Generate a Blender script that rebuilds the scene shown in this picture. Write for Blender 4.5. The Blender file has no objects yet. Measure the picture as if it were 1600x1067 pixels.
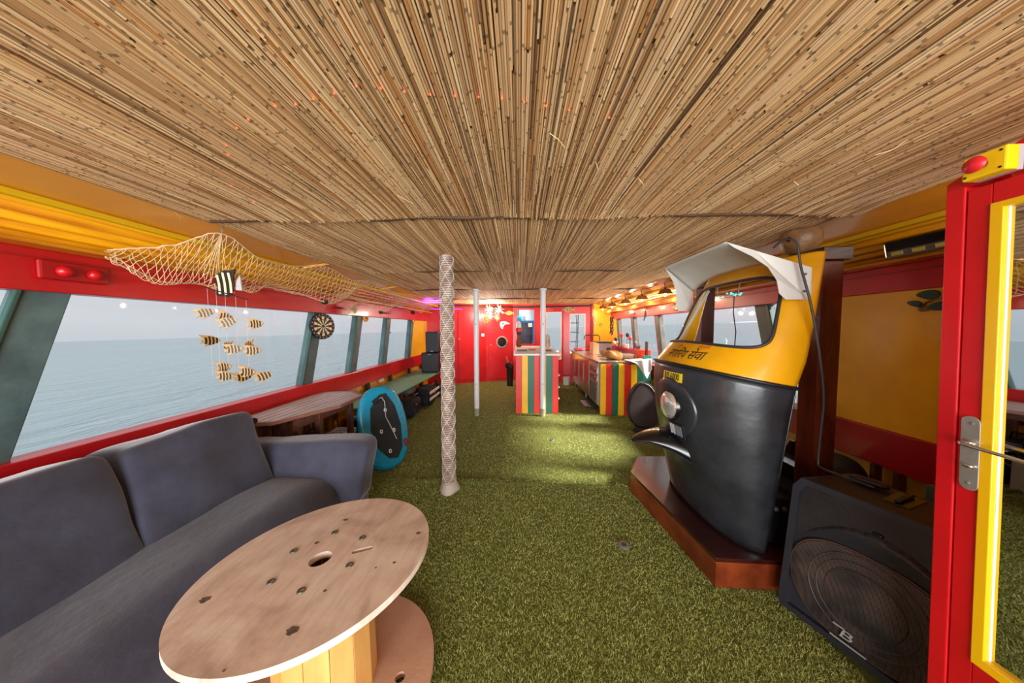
import bpy, bmesh, math, random
import numpy as np
from mathutils import Vector, Matrix, noise
random.seed(7); rng = np.random.default_rng(11)
D = bpy.data; SC = bpy.context.scene; COL = SC.collection
PI = math.pi

# ------------------------------------------------------------------ camera
cam_d = D.cameras.new('camera'); cam = D.objects.new('camera', cam_d); COL.objects.link(cam); SC.camera = cam
F = 440.0
cam_d.sensor_width = 36; cam_d.lens = F / 1600 * 36; cam_d.clip_start = .05; cam_d.clip_end = 8000
fw = Vector((12, 20.5, F)).normalized(); rx = Vector((fw[2], 0, -fw[0])).normalized(); up = fw.cross(rx)
if up[1] < 0: up = -up
# rows of rotation: world axes expressed in camera space (cam: x right, y up, z back)
R = Matrix(((rx[0], rx[1], -rx[2]), (fw[0], fw[1], -fw[2]), (up[0], up[1], -up[2])))
cam.matrix_world = Matrix.Translation((0, 0, 1.48)) @ R.to_4x4()

# ------------------------------------------------------------------ world, sun, big lights, exposure
W = D.worlds.new('sky'); SC.world = W; W.use_nodes = True
nt = W.node_tree; bg = nt.nodes['Background']
tc = nt.nodes.new('ShaderNodeTexCoord'); sp = nt.nodes.new('ShaderNodeSeparateXYZ'); nt.links.new(tc.outputs['Generated'], sp.inputs[0])
rp = nt.nodes.new('ShaderNodeValToRGB'); nt.links.new(sp.outputs['Z'], rp.inputs[0])
rp.color_ramp.elements[0].position = 0.0; rp.color_ramp.elements[0].color = (.50, .525, .56, 1)
rp.color_ramp.elements[1].position = .75; rp.color_ramp.elements[1].color = (.92, .93, .95, 1)
e = rp.color_ramp.elements.new(.12); e.color = (.56, .57, .60, 1)
nz = nt.nodes.new('ShaderNodeTexNoise'); nz.inputs['Scale'].default_value = 2.2; nz.inputs['Detail'].default_value = 5
mp = nt.nodes.new('ShaderNodeMapping'); mp.inputs['Scale'].default_value = (1, 1, 4); nt.links.new(tc.outputs['Generated'], mp.inputs[0]); nt.links.new(mp.outputs[0], nz.inputs[0])
mx = nt.nodes.new('ShaderNodeMix'); mx.data_type = 'RGBA'; mx.blend_type = 'MULTIPLY'; mx.inputs['Factor'].default_value = .35
r2 = nt.nodes.new('ShaderNodeValToRGB'); r2.color_ramp.elements[0].position = .3; r2.color_ramp.elements[0].color = (.72, .76, .82, 1)
r2.color_ramp.elements[1].position = .65; r2.color_ramp.elements[1].color = (1.15, 1.13, 1.1, 1)
nt.links.new(nz.outputs['Fac'], r2.inputs[0]); nt.links.new(rp.outputs[0], mx.inputs[6]); nt.links.new(r2.outputs[0], mx.inputs[7])
nt.links.new(mx.outputs[2], bg.inputs[0]); bg.inputs[1].default_value = 1.14

def light(name, kind, loc, energy, color=(1, 1, 1), rot=None, **kw):
    l = D.lights.new(name, kind); l.energy = energy; l.color = color
    for k, v in kw.items(): setattr(l, k, v)
    o = D.objects.new(name, l); COL.objects.link(o); o.location = loc
    if rot: o.rotation_euler = rot
    return o
def aim(o, tgt):
    o.rotation_euler = (Vector(tgt) - o.location).to_track_quat('-Z', 'Y').to_euler()
s = light('sun', 'SUN', (30, 20, 30), 15, (1, .95, .86), angle=math.radians(9)); s.rotation_euler = Vector((-.80, .10, -.58)).to_track_quat('-Z', 'Y').to_euler()
# added fill lamp behind the camera, brightening the saloon through its open aft end
a = light('aft_fill', 'AREA', (0, -4.6, 1.0), 720, (.97, .98, 1), shape='RECTANGLE', size=6.4, size_y=2.6); aim(a, (0, 5, 1.5))
vs = SC.view_settings; vs.view_transform = 'Standard'; vs.look = 'None'; vs.gamma = 1; vs.use_curve_mapping = False; vs.exposure = 0.14

# ------------------------------------------------------------------ materials
def c(r, g, b):
    f = lambda v: (v / 255 / 12.92) if v / 255 <= .04045 else ((v / 255 + .055) / 1.055) ** 2.4
    return (f(r), f(g), f(b), 1)
MATS = {}
def mat(name, col, rough=.5, metal=0, var=.0, vscale=6, bump=0, bscale=60, stretch=(1, 1, 1), col2=None, emit=None, estr=0, coat=0, attr=None, coord='Object', spec=.5, trans=0):
    if name in MATS: return MATS[name]
    m = D.materials.new(name); m.use_nodes = True; n = m.node_tree; b = n.nodes['Principled BSDF']
    b.inputs['Base Color'].default_value = col; b.inputs['Roughness'].default_value = rough; b.inputs['Metallic'].default_value = metal
    b.inputs['Specular IOR Level'].default_value = spec
    if coat: b.inputs['Coat Weight'].default_value = coat; b.inputs['Coat Roughness'].default_value = .12
    if trans: b.inputs['Transmission Weight'].default_value = trans
    t = n.nodes.new('ShaderNodeTexCoord'); mpp = n.nodes.new('ShaderNodeMapping'); mpp.inputs['Scale'].default_value = stretch
    n.links.new(t.outputs[coord], mpp.inputs[0])
    if attr:
        a = n.nodes.new('ShaderNodeAttribute'); a.attribute_name = attr; n.links.new(a.outputs['Color'], b.inputs['Base Color'])
    elif var or col2:
        z = n.nodes.new('ShaderNodeTexNoise'); z.inputs['Scale'].default_value = vscale; z.inputs['Detail'].default_value = 6; z.inputs['Roughness'].default_value = .6
        n.links.new(mpp.outputs[0], z.inputs[0])
        rr = n.nodes.new('ShaderNodeValToRGB'); rr.color_ramp.elements[0].position = .32; rr.color_ramp.elements[1].position = .68
        c2 = col2 or tuple(v * (1 - var) for v in col[:3]) + (1,)
        rr.color_ramp.elements[0].color = c2; rr.color_ramp.elements[1].color = col if col2 else tuple(min(1, v * (1 + var * .6)) for v in col[:3]) + (1,)
        n.links.new(z.outputs['Fac'], rr.inputs[0]); n.links.new(rr.outputs[0], b.inputs['Base Color'])
        if rough > .02 and not metal:
            mr = n.nodes.new('ShaderNodeMapRange'); mr.inputs['To Min'].default_value = rough * .8; mr.inputs['To Max'].default_value = min(1, rough * 1.25)
            n.links.new(z.outputs['Fac'], mr.inputs['Value']); n.links.new(mr.outputs[0], b.inputs['Roughness'])
    if bump:
        z2 = n.nodes.new('ShaderNodeTexNoise'); z2.inputs['Scale'].default_value = bscale; z2.inputs['Detail'].default_value = 4
        n.links.new(mpp.outputs[0], z2.inputs[0]); bp = n.nodes.new('ShaderNodeBump'); bp.inputs['Strength'].default_value = bump; bp.inputs['Distance'].default_value = .01
        n.links.new(z2.outputs['Fac'], bp.inputs['Height']); n.links.new(bp.outputs[0], b.inputs['Normal'])
    if emit: b.inputs['Emission Color'].default_value = emit; b.inputs['Emission Strength'].default_value = estr
    MATS[name] = m; return m
def glass(name, tint=(.93, .96, .97, 1), gloss=1.45):
    m = D.materials.new(name); m.use_nodes = True; n = m.node_tree; n.nodes.clear()
    o = n.nodes.new('ShaderNodeOutputMaterial'); tr = n.nodes.new('ShaderNodeBsdfTransparent'); gl = n.nodes.new('ShaderNodeBsdfGlossy')
    gl.inputs['Roughness'].default_value = .02; tr.inputs[0].default_value = tint
    fr = n.nodes.new('ShaderNodeFresnel'); fr.inputs[0].default_value = gloss; mm = n.nodes.new('ShaderNodeMixShader')
    mu = n.nodes.new('ShaderNodeMath'); mu.operation = 'MULTIPLY'; mu.inputs[1].default_value = .05
    n.links.new(fr.outputs[0], mu.inputs[0]); n.links.new(mu.outputs[0], mm.inputs[0])
    n.links.new(tr.outputs[0], mm.inputs[1]); n.links.new(gl.outputs[0], mm.inputs[2]); n.links.new(mm.outputs[0], o.inputs[0]); return m

RED = mat('red_gloss_paint', c(206, 8, 22), .38, var=.16, vscale=3, bump=.12, bscale=9, coat=.25)
REDD = mat('deep_red_paint', c(176, 8, 18), .42, var=.15, vscale=3, bump=.12, bscale=9, coat=.2)
YEL = mat('yellow_gloss_paint', c(255, 198, 14), .3, var=.12, vscale=3.5, bump=.1, bscale=8, coat=.35)
YELD = mat('amber_streaked_paint', c(236, 172, 10), .28, col2=c(190, 108, 8), vscale=3, stretch=(6, .5, 6), bump=.1, bscale=14, coat=.5)
YELP = mat('faded_yellow_plank', c(214, 170, 60), .5, var=.25, vscale=5)
SMOOTH = mat('amber_gloss_panel', c(232, 164, 60), .3, col2=c(222, 136, 24), vscale=1.3, coat=.7)
TEAL = mat('teal_grey_paint', c(102, 130, 130), .55, col2=c(66, 90, 94), vscale=4, bump=.3, bscale=14)
MAUVE = mat('weathered_mauve_wood', c(128, 112, 112), .6, col2=c(92, 74, 76), vscale=7, bump=.2, bscale=30)
BLK = mat('black_plastic', c(24, 24, 27), .42, var=.2)
BLKG = mat('black_gloss', c(16, 16, 18), .22, var=.2, coat=.3)
BLKC = mat('black_fabric', c(26, 26, 32), .85, var=.3, vscale=12, bump=.4, bscale=120)
WHT = mat('white_paint', c(226, 226, 222), .45, var=.06)
WPOST = mat('white_post_paint', c(214, 214, 216), .35, var=.06)
GREYM = mat('bare_grey_metal', c(120, 124, 118), .5, metal=.4, var=.2)
STEEL = mat('stainless_steel', c(200, 198, 196), .28, metal=1, var=.1, vscale=4)
STEELD = mat('stainless_steel_doors', c(216, 186, 170), .24, metal=.85, var=.1, vscale=3)  # warm tint: reflected orange light put into the steel colour
CHROME = mat('chrome', c(225, 225, 228), .12, metal=1)
SOFA = mat('charcoal_blue_suede', c(68, 70, 90), .82, col2=c(46, 47, 62), vscale=5, bump=.35, bscale=16)
SOFA.node_tree.nodes['Principled BSDF'].inputs['Sheen Weight'].default_value = .6
SOFA.node_tree.nodes['Principled BSDF'].inputs['Sheen Roughness'].default_value = .4
GRN = mat('sage_green_paint', c(110, 182, 136), .4, var=.12)
BOARD = mat('turquoise_board', c(10, 140, 176), .28, var=.1, coat=.4)
PAD = mat('black_foam_pad', c(34, 36, 38), .8, var=.2, bump=.5, bscale=90)
WOODR = mat('varnished_red_brown_wood', c(140, 62, 26), .3, col2=c(78, 26, 10), vscale=4, stretch=(1, .5, 1), bump=.08, bscale=40, coat=.4)
WOODV = mat('varnished_post_wood', c(110, 42, 16), .28, col2=c(52, 18, 10), vscale=5, stretch=(2, 2, .35), coat=.5)
WOODD = mat('dark_varnished_wood', c(62, 22, 16), .22, col2=c(32, 10, 8), vscale=4, stretch=(1, .5, 1), coat=.6)
SLAT = mat('greyed_teak', c(214, 198, 194), .5, col2=c(184, 162, 158), vscale=8, stretch=(1, .3, 1))
TEAK = mat('brown_teak', c(112, 66, 50), .5, col2=c(70, 40, 32), vscale=8)
TUKB = mat('rickshaw_black_paint', c(20, 21, 24), .34, col2=c(46, 48, 52), vscale=5, bump=.25, bscale=9, coat=.25)
TUKY = mat('rickshaw_yellow_paint', c(232, 166, 10), .3, var=.14, vscale=3, bump=.08, bscale=10, coat=.4)
VIS = mat('off_white_visor', c(208, 206, 198), .4, var=.06)
RUB = mat('dark_rubber', c(44, 42, 46), .5)
STG = mat('stripe_green', c(28, 106, 84), .45, var=.1)
STR = mat('stripe_red', c(226, 44, 34), .45, var=.1)
STY = mat('stripe_yellow', c(246, 186, 16), .45, var=.1)
ORG = mat('orange_panel', c(240, 150, 60), .5, var=.1)
ROPE = mat('aged_rope', c(200, 182, 166), .8, col2=c(128, 98, 80), vscale=14)
NET = mat('fishing_net_twine', c(222, 196, 150), .8, var=.2, vscale=20)
RAFF = mat('raffia', c(224, 160, 76), .8, col2=c(176, 112, 44), vscale=30)
COCO = mat('coconut_shell', c(168, 124, 78), .45, col2=c(92, 60, 34), vscale=7, bump=.5, bscale=30)
PLY = mat('plywood_edge', c(206, 158, 110), .55, var=.2, vscale=20, stretch=(1, 1, 6))
PLYB = mat('honey_plywood', c(224, 172, 98), .45, col2=c(196, 136, 66), vscale=3, stretch=(3, 3, .6), coat=.15)
GOLD = mat('fish_gold', c(190, 146, 84), .45, var=.2)
CREAM = mat('fish_cream', c(226, 214, 170), .5)
SILV = mat('pale_silver', c(180, 180, 180), .4)
GREY = mat('mid_grey', c(110, 110, 112), .5, var=.2)
DARKIN = mat('dark_interior', c(22, 16, 14), .7)
BULB = mat('lit_warm_bulb', c(255, 220, 150), .4, emit=(1, .72, .35, 1), estr=8)
STARL = mat('lit_star_wire', c(255, 230, 190), .4, emit=(1, .85, .6, 1), estr=3.0)
PURP = mat('lit_purple_led', c(150, 60, 255), .4, emit=(.32, .05, 1, 1), estr=9)
CYL = mat('lit_cyan_led', c(60, 240, 220), .4, emit=(.05, .8, .65, 1), estr=2)
REDL = mat('laser_dot_glow', c(255, 60, 30), .4, emit=(1, .1, .04, 1), estr=2.5)
LEDY = mat('unlit_led_chips', c(220, 210, 90), .4)
BLUEB = mat('blue_box', c(40, 130, 200), .5)
NAVY = mat('wheelhouse_navy', c(62, 74, 100), .5, var=.1)
SKYB = mat('bright_blue_trim', c(30, 110, 170), .5)
TURQ = mat('turquoise_plastic', c(40, 180, 190), .5)
LEAF = mat('dark_teal_leaf', c(44, 84, 84), .5, var=.3, vscale=14)
PINK = mat('pink_plastic', c(220, 120, 130), .5)
BROWNP = mat('brown_print', c(150, 90, 40), .6, col2=c(40, 22, 12), vscale=40)
TAN = mat('tan_wicker', c(196, 150, 96), .7, var=.3, vscale=30)
REDP = mat('red_plastic', c(220, 40, 34), .4)
LENS = mat('headlamp_lens', c(226, 224, 216), .12, metal=.75, var=.1, vscale=10)
GL = glass('window_glass', (.985, .99, .99, 1)); GLW = glass('drinking_glass', (.9, .93, .95, 1), 1.6)
MIR = mat('mirror_glass', c(214, 220, 222), .015, metal=1)

# weathered drum top: pale ply with grey-brown stains and knots
TOP = mat('weathered_ply', c(214, 192, 172), .5, bump=.1, bscale=30)
def _top():
    n = TOP.node_tree; b = n.nodes['Principled BSDF']; t = n.nodes.new('ShaderNodeTexCoord')
    a = n.nodes.new('ShaderNodeTexNoise'); a.inputs['Scale'].default_value = 4.2; a.inputs['Detail'].default_value = 8; a.inputs['Distortion'].default_value = .8
    n.links.new(t.outputs['Object'], a.inputs[0]); r = n.nodes.new('ShaderNodeValToRGB')
    r.color_ramp.elements[0].position = .3; r.color_ramp.elements[0].color = c(190, 168, 152); r.color_ramp.elements[1].position = .6; r.color_ramp.elements[1].color = c(236, 222, 208)
    e = r.color_ramp.elements.new(.45); e.color = c(222, 202, 186)
    n.links.new(a.outputs['Fac'], r.inputs[0])
    g = n.nodes.new('ShaderNodeTexNoise'); g.inputs['Scale'].default_value = 6; g.inputs['Detail'].default_value = 5; m = n.nodes.new('ShaderNodeMapping'); m.inputs['Scale'].default_value = (9, 1.2, 1); m.inputs['Rotation'].default_value = (0, 0, .5)
    n.links.new(t.outputs['Object'], m.inputs[0]); n.links.new(m.outputs[0], g.inputs[0])
    r2 = n.nodes.new('ShaderNodeValToRGB'); r2.color_ramp.elements[0].position = .3; r2.color_ramp.elements[0].color = (.72, .68, .66, 1); r2.color_ramp.elements[1].position = .6; r2.color_ramp.elements[1].color = (1, 1, 1, 1)
    n.links.new(g.outputs['Fac'], r2.inputs[0]); x = n.nodes.new('ShaderNodeMix'); x.data_type = 'RGBA'; x.blend_type = 'MULTIPLY'; x.inputs[0].default_value = .5
    n.links.new(r.outputs[0], x.inputs[6]); n.links.new(r2.outputs[0], x.inputs[7]); n.links.new(x.outputs[2], b.inputs['Base Color'])
_top()

# ------------------------------------------------------------------ mesh helpers
class MB:
    def __init__(s): s.v = []; s.f = []
    def add(s, vs, fs):
        o = len(s.v); s.v += [tuple(v) for v in vs]; s.f += [tuple(i + o for i in f) for f in fs]; return s
    def box(s, x0, x1, y0, y1, z0, z1, M=None):
        vs = [Vector((x, y, z)) for z in (z0, z1) for y in (y0, y1) for x in (x0, x1)]
        if M: vs = [M @ v for v in vs]
        return s.add(vs, [(0, 2, 3, 1), (4, 5, 7, 6), (0, 1, 5, 4), (2, 6, 7, 3), (0, 4, 6, 2), (1, 3, 7, 5)])
    def quad8(s, a, b):   # two quads (lists of 4) joined
        return s.add(list(a) + list(b), [(3, 2, 1, 0), (4, 5, 6, 7), (0, 1, 5, 4), (1, 2, 6, 5), (2, 3, 7, 6), (3, 0, 4, 7)])
    def beam(s, p, q, w, h, upv=(0, 0, 1)):
        p, q = Vector(p), Vector(q); d = (q - p).normalized(); u = Vector(upv)
        r = d.cross(u)
        if r.length < 1e-4: r = d.cross(Vector((1, 0, 0)))
        r.normalize(); u = r.cross(d)
        o = [(-1, -1), (1, -1), (1, 1), (-1, 1)]
        return s.quad8([p + r * (w / 2 * a) + u * (h / 2 * b) for a, b in o], [q + r * (w / 2 * a) + u * (h / 2 * b) for a, b in o])
    def tube(s, pts, r, n=6, closed=False, cap=True):
        pts = [Vector(p) for p in pts]; m = len(pts); rs = r if isinstance(r, (list, tuple)) else [r] * m
        vs = []; prev = None
        for i, p in enumerate(pts):
            if closed: d = pts[(i + 1) % m] - pts[i - 1]
            else: d = pts[min(i + 1, m - 1)] - pts[max(i - 1, 0)]
            if d.length < 1e-9: d = Vector((0, 0, 1))
            d.normalize()
            if prev is None:
                a = d.cross(Vector((0, 0, 1)))
                if a.length < 1e-3: a = d.cross(Vector((1, 0, 0)))
            else: a = prev - d * prev.dot(d)
            if a.length < 1e-6: a = d.orthogonal()
            a.normalize(); prev = a; b = d.cross(a)
            for k in range(n):
                t = 2 * PI * k / n; vs.append(p + (a * math.cos(t) + b * math.sin(t)) * rs[i])
        fs = []
        for i in range(m if closed else m - 1):
            j = (i + 1) % m
            for k in range(n):
                l = (k + 1) % n; fs.append((i * n + k, i * n + l, j * n + l, j * n + k))
        if cap and not closed: fs.append(tuple(range(n))[::-1]); fs.append(tuple((m - 1) * n + k for k in range(n)))
        return s.add(vs, fs)
    def cyl(s, p, q, r1, r2=None, n=20): return s.tube([p, q], [r1, r1 if r2 is None else r2], n)
    def lathe(s, prof, o=(0, 0, 0), n=24, axis=(0, 0, 1)):   # prof: (r, h) along axis
        ax = Vector(axis).normalized(); a = ax.orthogonal().normalized(); b = ax.cross(a); o = Vector(o)
        vs = [o + ax * h + (a * math.cos(2 * PI * k / n) + b * math.sin(2 * PI * k / n)) * max(r, 1e-5) for r, h in prof for k in range(n)]
        fs = [(i * n + k, i * n + (k + 1) % n, (i + 1) * n + (k + 1) % n, (i + 1) * n + k) for i in range(len(prof) - 1) for k in range(n)]
        return s.add(vs, fs)
    def prism(s, poly, d, ):   # poly list of 3D points, extruded by vector d
        n = len(poly); d = Vector(d); a = [Vector(p) for p in poly]; b = [p + d for p in a]
        return s.add(a + b, [tuple(range(n))[::-1], tuple(range(n, 2 * n))] + [(i, (i + 1) % n, n + (i + 1) % n, n + i) for i in range(n)])
    def rbox(s, cen, size, n=5, seg=10, M=None, wob=0, ws=4, seed=0, fn=None):   # soft rounded box
        vs = []; idx = {}; fs = []
        def g(i, j, k):
            key = (i, j, k)
            if key not in idx:
                p = Vector((2 * i / seg - 1, 2 * j / seg - 1, 2 * k / seg - 1)); L = (abs(p.x) ** n + abs(p.y) ** n + abs(p.z) ** n) ** (1 / n)
                m = max(abs(p.x), abs(p.y), abs(p.z)); p = p * (m / L if L else 1)
                q = Vector((p.x * size[0] / 2, p.y * size[1] / 2, p.z * size[2] / 2))
                if wob: q += p.normalized() * noise.noise(q * ws + Vector((seed, 0, 0))) * wob
                if fn: q = fn(q)
                if M: q = M @ q
                idx[key] = len(vs); vs.append(q + Vector(cen))
            return idx[key]
        for ax in range(3):
            for sd in (0, seg):
                for i in range(seg):
                    for j in range(seg):
                        ks = []
                        for a, b in ((i, j), (i + 1, j), (i + 1, j + 1), (i, j + 1)):
                            t = [a, b]; t.insert(ax, sd); ks.append(g(*t))
                        fl = (sd == seg) ^ (ax == 1)
                        fs.append(tuple(ks) if fl else tuple(ks[::-1]))
        return s.add(vs, fs)
    def grid(s, fn, nu, nv, closeu=False, flip=False):
        vs = [fn(i / (nu if closeu else nu - 1), j / (nv - 1)) for j in range(nv) for i in range(nu)]
        fs = []
        for j in range(nv - 1):
            for i in range(nu if closeu else nu - 1):
                k = (i + 1) % nu; f = (j * nu + i, j * nu + k, (j + 1) * nu + k, (j + 1) * nu + i); fs.append(f[::-1] if flip else f)
        return s.add(vs, fs)
    def build(s, name, m, parent=None, smooth=None, bevel=0, solid=0, local=False):
        me = D.meshes.new(name)
        off = Vector((0, 0, 0))
        if parent is not None and not local:
            p = parent
            while p is not None: off += p.location; p = p.parent
        me.from_pydata([tuple(Vector(v) - off) for v in s.v], [], s.f); me.update()
        me.materials.append(m)
        if smooth is not None:
            me.polygons.foreach_set('use_smooth', [True] * len(me.polygons)); me.set_sharp_from_angle(angle=math.radians(smooth))
        o = D.objects.new(name, me); COL.objects.link(o)
        if parent is not None: o.parent = parent
        if solid:
            md = o.modifiers.new('s', 'SOLIDIFY'); md.thickness = solid; md.offset = 0
        if bevel:
            md = o.modifiers.new('b', 'BEVEL'); md.width = bevel; md.segments = 2; md.limit_method = 'ANGLE'; md.angle_limit = .6
        return o
def tag(o, label=None, cat=None, group=None, kind=None):
    if label: o['label'] = label
    if cat: o['category'] = cat
    if group: o['group'] = group
    if kind: o['kind'] = kind
    return o
def thing(name, loc, label, cat, group=None, rz=0):
    o = D.objects.new(name, None); COL.objects.link(o); o.location = loc; o.rotation_euler = (0, 0, rz); o.empty_display_size = .05
    return tag(o, label, cat, group)
def origin(o, loc):  # move origin of a top-level mesh built in world coords
    loc = Vector(loc); o.data.transform(Matrix.Translation(-loc)); o.location = loc; return o
def children(o): return list(o.children)
def copy_tree(o, loc=None, parent=None, label=None, group=None):
    k = o.copy(); COL.objects.link(k)
    if parent is not None: k.parent = parent
    if loc is not None: k.location = loc
    if label: k['label'] = label
    if group: k['group'] = group
    for ch in children(o): copy_tree(ch, None, k)
    return k
def npmesh(name, V, Fq, m, colors=None, parent=None, tri=False):
    me = D.meshes.new(name); k = 3 if tri else 4; nf = len(Fq)
    me.vertices.add(len(V)); me.vertices.foreach_set('co', np.ascontiguousarray(V, dtype=np.float32).ravel())
    me.loops.add(nf * k); me.loops.foreach_set('vertex_index', np.ascontiguousarray(Fq, dtype=np.int32).ravel())
    me.polygons.add(nf); me.polygons.foreach_set('loop_start', np.arange(0, nf * k, k, dtype=np.int32))
    me.update(calc_edges=True)
    if colors is not None:
        at = me.attributes.new('tone', 'FLOAT_COLOR', 'FACE'); at.data.foreach_set('color', np.ascontiguousarray(np.c_[colors, np.ones(nf)], dtype=np.float32).ravel())
    me.materials.append(m); o = D.objects.new(name, me); COL.objects.link(o)
    if parent is not None: o.parent = parent
    return o
def text_mesh(body, size, name, fn, m, parent, extr=.0012, sub=0):
    cu = D.curves.new(name, 'FONT'); cu.body = body; cu.size = size; cu.extrude = extr; cu.resolution_u = 3; cu.align_x = 'CENTER'; cu.align_y = 'CENTER'
    to = D.objects.new(name, cu); COL.objects.link(to); dg = bpy.context.evaluated_depsgraph_get(); dg.update()
    me = D.meshes.new_from_object(to.evaluated_get(dg)); D.objects.remove(to)
    off = Vector((0, 0, 0)); p = parent
    while p is not None: off += p.location; p = p.parent
    for v in me.vertices: v.co = Vector(fn(v.co.x, v.co.y, v.co.z)) - off
    me.materials.clear(); me.materials.append(m); o = D.objects.new(name, me); COL.objects.link(o); o.parent = parent; return o
# ================================================================== SETTING
WL = -2.45; WR = 2.45; YB = -1.6; YF = 7.55
# ---- floor: artificial turf laid with two raised seams
def fz(x, y):
    z = 0
    for y0, a, w in ((2.6, .030, .014), (3.95, .008, .02), (4.62, .010, .02), (5.6, .008, .03)):
        yy = y0 + .03 * math.sin(x * 1.7 + y0) ; z += a * math.exp(-((y - yy) / w) ** 2)
    return z
TURFB = mat('turf_backing', c(112, 118, 50), .95, col2=c(84, 92, 36), vscale=40, bump=.6, bscale=220)
nx_, ny_ = 60, 420
xs = np.linspace(-2.5, 2.5, nx_); ys = np.linspace(YB, 8.2, ny_)
gx, gy = np.meshgrid(xs, ys)
def fzn(x, y):
    z = np.zeros_like(x)
    for y0, a, w in ((2.6, .030, .014), (3.95, .008, .02), (4.62, .010, .02), (5.6, .008, .03)):
        z += a * np.exp(-((y - (y0 + .03 * np.sin(x * 1.7 + y0))) / w) ** 2)
    return z
V = np.c_[gx.ravel(), gy.ravel(), fzn(gx, gy).ravel()]
ii = (np.arange(ny_ - 1)[:, None] * nx_ + np.arange(nx_ - 1)[None, :]).ravel()
floor = npmesh('floor', V, np.c_[ii, ii + 1, ii + nx_ + 1, ii + nx_], TURFB); tag(floor, kind='structure')
# turf blades, densest near the camera
BLADE = mat('turf_blades', c(110, 118, 50), .7, attr='tone'); pass; BLADE.node_tree.nodes['Principled BSDF'].inputs['Subsurface Weight'].default_value = 0
def turf():
    N = 430000
    u = rng.random(N); y0, y1 = .78, 7.7
    y = 1 / (1 / y0 + u * (1 / y1 - 1 / y0)); x = (rng.random(N) * 2 - 1) * np.minimum(2.4, 1.9 * y + .3)
    keep = ~((x > 1.15) & (y > 1.62) & (y < 2.5)) & ~((x > 1.45) & (y < 1.5)) & ~((x < -1.4) & (y < 1.9)) & ~((x > -.03) & (x < .6) & (y > 4.9) & (y < 6.9)) & ~((x > 1.4) & (y > 4.9))
    keep &= ~((y > 7.3 ) & ((np.abs(x) > 1.6)))
    x, y = x[keep], y[keep]; n = len(x); z = fzn(x, y)
    w = .0013 * y ** .7 * (0.7 + .6 * rng.random(n)); h = .0115 * (.6 + .7 * rng.random(n))
    th = rng.random(n) * 2 * PI; ln = h * (.5 + .8 * rng.random(n)); la = rng.random(n) * 2 * PI
    # pile leans gently in drifts
    drift = np.sin(x * 5.1 + 1.3 * np.sin(y * 2.3)) * .12
    dx, dy = np.cos(th) * w, np.sin(th) * w
    V = np.empty((n, 3, 3)); V[:, 0] = np.c_[x - dx, y - dy, z - .001]; V[:, 1] = np.c_[x + dx, y + dy, z - .001]
    V[:, 2] = np.c_[x + np.cos(la) * ln + drift * h, y + np.sin(la) * ln - .2 * h, z + h]
    pal = np.array([c(166, 172, 84)[:3], c(144, 154, 66)[:3], c(182, 182, 106)[:3], c(112, 124, 48)[:3], c(200, 194, 134)[:3]])
    k = rng.choice(5, n, p=[.32, .28, .16, .17, .07]); C = pal[k] * (.85 + .3 * rng.random(n))[:, None]
    o = npmesh('turf_pile', V.reshape(-1, 3), np.arange(n * 3).reshape(-1, 3), BLADE, C, floor, tri=True); o['kind'] = 'stuff'
turf()

# ---- ceiling: glossy roof panel with reed mats stapled beneath
m = MB(); m.box(-2.16, 2.16, YB, 8.4, 2.185, 2.225)
ceiling = m.build('ceiling', SMOOTH); tag(ceiling, kind='structure')
for sx in (-1, 1):
    mb = MB()      # corrugated slope between roof panel and wall
    prof = []
    nseg = 40
    for i in range(nseg + 1):
        t = i / nseg; x = 2.16 + .29 * t; z = 2.065 - .165 * t ** 1.1; k = .010 * math.sin(t * 2 * PI * 5.5)
        prof.append((x + k * .6, z + k))
    mb.grid(lambda u, v: (sx * prof[int(round(v * nseg))][0], YB + (8.2 - YB) * u, prof[int(round(v * nseg))][1]), 2, nseg + 1, flip=(sx > 0))
    o = mb.build('corrugated_panel', YELD, ceiling, smooth=60, solid=.004)
    MB().quad8([(sx * 1.86, YB, 2.184), (sx * 2.17, YB, 2.07), (sx * 2.17, YB, 2.08), (sx * 1.86, YB, 2.186)], [(sx * 1.86, 8.2, 2.184), (sx * 2.17, 8.2, 2.07), (sx * 2.17, 8.2, 2.08), (sx * 1.86, 8.2, 2.186)]).build('smooth_cove_panel', SMOOTH, ceiling)
    MB().box(min(sx * 2.14, sx * 2.175), max(sx * 2.14, sx * 2.175), YB, 8.2, 2.045, 2.075).build('batten', mat('bright_yellow_batten', c(228, 186, 20), .3), ceiling, bevel=.006)
    MB().box(min(sx * 2.3, sx * 2.47), max(sx * 2.3, sx * 2.47), YB, 8.2, 1.885, 1.905).build('eaves_lath', YELD, ceiling, bevel=.004)
for y in (2.75, 4.3):
    MB().beam((-2.13, y, 2.08), (-1.93, y + .1, 2.14), .03, .02).build('cross_lath', YELD, ceiling)
REED = mat('reed_cane', c(190, 150, 100), .62, attr='tone')
SEAMS = [-.7, 1.72, 3.28, 4.78, 6.25, 7.75]
def reedz(x, y, i):
    y0, y1 = SEAMS[i], SEAMS[i + 1]; t = np.clip((y - y0) / (y1 - y0), 0, 1)
    wv = .012 * np.sin(x * 3.1 + i * 2.1) + .008 * np.sin(x * 7.3 + i)
    s = (0.020 + wv) * np.sin(PI * t) ** .8 if i > 0 else .006 * np.sin(PI * t)
    lip = .016 * np.exp(-((1 - t) * (y1 - y0) / .12)) * (1 + .8 * np.sin(x * 4 + i * 1.7))
    return 2.150 - s - lip - .015 * (np.abs(x) > 1.6) * (np.abs(x) - 1.6)
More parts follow.
